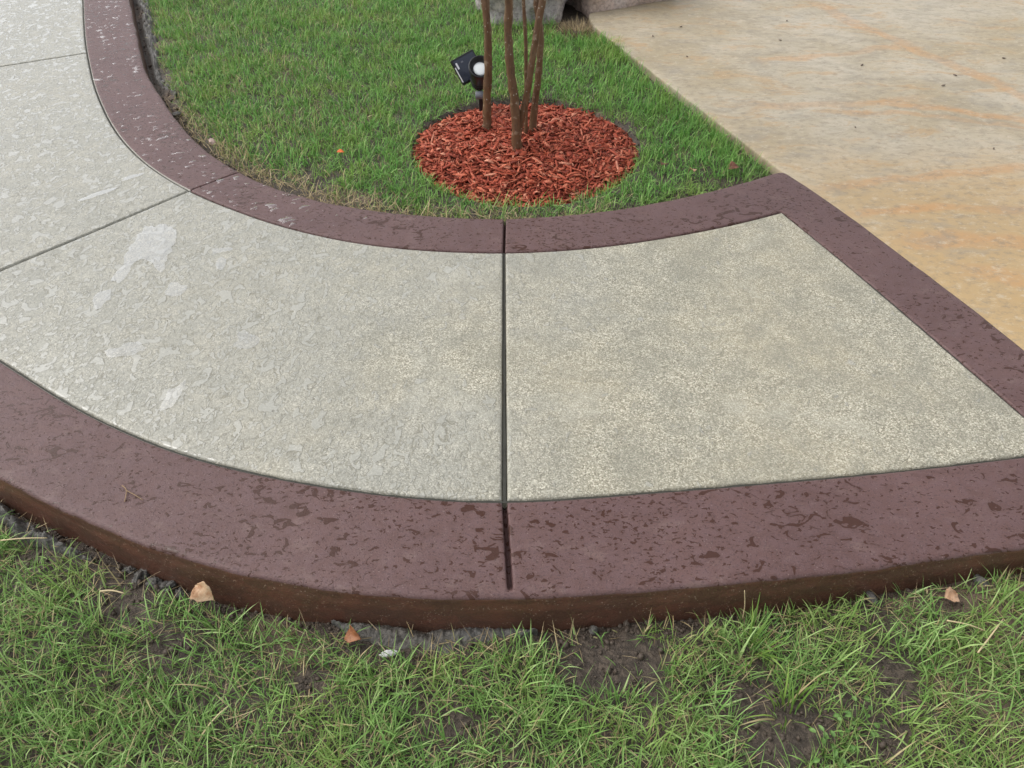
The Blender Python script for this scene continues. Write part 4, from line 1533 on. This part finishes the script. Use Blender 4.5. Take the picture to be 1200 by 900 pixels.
# ------------------------------------------------------------------ standing water on the wetter slabs
def puddle(pts, label, seed=0, dens=5):
    c = np.array(pts, float)
    c = np.vstack([c, c[:1]])
    c = curve_pts(c, len(pts) * dens, 0)[:-1]
    ctr = c.mean(0)
    d = c - ctr
    rag = 1 + .10 * vnoise2(c[:, 0], c[:, 1], 38, seed) + .06 * vnoise2(c[:, 0], c[:, 1], 90, seed + 4)
    c = ctr + d * rag[:, None]
    bm = bmesh.new()
    vs3 = [bm.verts.new((x_, y_, .0028)) for x_, y_ in c]
    f = bm.faces.new(vs3)
    bmesh.ops.triangulate(bm, faces=[f])
    low = [bm.verts.new((ctr[0] + (x_ - ctr[0]) * 1.012, ctr[1] + (y_ - ctr[1]) * 1.012, .0002)) for x_, y_ in c]
    for i in range(len(low)):
        j = (i + 1) % len(low)
        bm.faces.new((vs3[i], low[i], low[j], vs3[j]))
    bmesh.ops.recalc_face_normals(bm, faces=bm.faces)
    me = bpy.data.meshes.new('puddle')
    bm.to_mesh(me); bm.free()
    if sum(p_.normal.z * p_.area for p_ in me.polygons) < 0:
        me.flip_normals()
    return tag(link('puddle', me, M_WATER, smooth=False), label, 'puddle')


puddle([(-1.387, 2.527), (-1.332, 2.558), (-1.288, 2.521), (-1.252, 2.48), (-1.237, 2.393), (-1.232, 2.31), (-1.218, 2.231), (-1.251, 2.252), (-1.281, 2.294), (-1.326, 2.31),
        (-1.345, 2.28), (-1.340, 2.221), (-1.348, 2.165), (-1.378, 2.18), (-1.382, 2.241), (-1.375, 2.284), (-1.394, 2.338), (-1.391, 2.422), (-1.393, 2.48)],
       'largest pale puddle on the walk, below the slanting joint', 3)


def blob(x_, y_, rx, ry, rot, n=11, seed=0):
    r_ = np.random.default_rng(seed)
    out = []
    for k in range(n):
        a = 2 * math.pi * k / n
        q_ = r_.uniform(.65, 1.2)
        px, py = rx * q_ * math.cos(a), ry * q_ * math.sin(a)
        out.append((x_ + px * math.cos(rot) - py * math.sin(rot), y_ + px * math.sin(rot) + py * math.cos(rot)))
    return out


for k, (x_, y_, rx, ry, rt, lab) in enumerate([
        (-1.374, 2.075, .026, .055, .1, 'narrow puddle streak just below the largest puddle'),
        (-1.145, 2.13, .036, .042, 0, 'round puddle right of the largest puddle'),
        (-1.195, 1.812, .055, .034, .2, 'oval puddle on the walk above the near border curve'),
        (-.835, 1.862, .040, .052, .3, 'puddle in the middle of the left slab'),
        (-.984, 1.608, .024, .060, -.25, 'narrow upright puddle close to the near border'),
        (-1.66, 2.78, .075, .016, .75, 'long thin puddle above the slanting joint'),
        (-1.58, 2.92, .05, .016, .75, 'puddle streak close to the far border above the joint'),
        (-1.055, 2.372, .040, .020, .2, 'small puddle between largest puddle and far border'),
        (-1.03, 2.285, .020, .042, .3, 'small upright puddle near the far border, lower of two')]):
    puddle(blob(x_, y_, rx, ry, rt, 11, 40 + k), lab, k)


# rain drops lying on the far border, seen flat against the bright sky
VV, TT, off = [], [], 0
dr = np.random.default_rng(91)
cnt = 0
while cnt < 480:
    k = int(dr.uniform(0, i_fo1))
    f = dr.uniform(.08, .92)
    kk = min(len(FAR_IN) - 1, int(k / max(1, i_fo1) * i_far1))
    c0 = FAR_IN[kk] * (1 - f) + FAR_OUT[k] * f
    if dr.random() < smooth01(c0[0], -1.2, -.2):
        continue
    r0 = min(.021, dr.lognormal(-5.15, .55))
    asp = dr.uniform(1.0, 2.6)
    rot = dr.normal(.1, .35)
    m_ = 14
    a = np.linspace(0, 2 * np.pi, m_, endpoint=False)
    rad = r0 * (1 + .22 * np.sin(2 * a + dr.uniform(0, 6)) + .16 * np.sin(3 * a + dr.uniform(0, 6)))
    px, py = rad * np.cos(a) * asp ** .5, rad * np.sin(a) / asp ** .5
    X_, Y_ = px * math.cos(rot) - py * math.sin(rot), px * math.sin(rot) + py * math.cos(rot)
    hgt = min(.0022, .16 * r0 + .0006)
    low_ = np.column_stack([c0[0] + X_, c0[1] + Y_, np.full(m_, .0008)])
    up_ = np.column_stack([c0[0] + X_ * .86, c0[1] + Y_ * .86, np.full(m_, .0008 + hgt)])
    top_ = np.array([[c0[0], c0[1], .0008 + hgt * 1.08]])
    VV += [low_, up_, top_]
    for i_ in range(m_):
        j_ = (i_ + 1) % m_
        TT += [(off + i_, off + j_, off + m_ + j_), (off + i_, off + m_ + j_, off + m_ + i_), (off + m_ + i_, off + m_ + j_, off + 2 * m_)]
    off += 2 * m_ + 1
    cnt += 1
tag(link('water_drops', mesh_np('water_drops', np.vstack(VV), None, TT), M_DROP), 'scattered rain drops shining on the far brown border', 'water drops', kind='stuff')
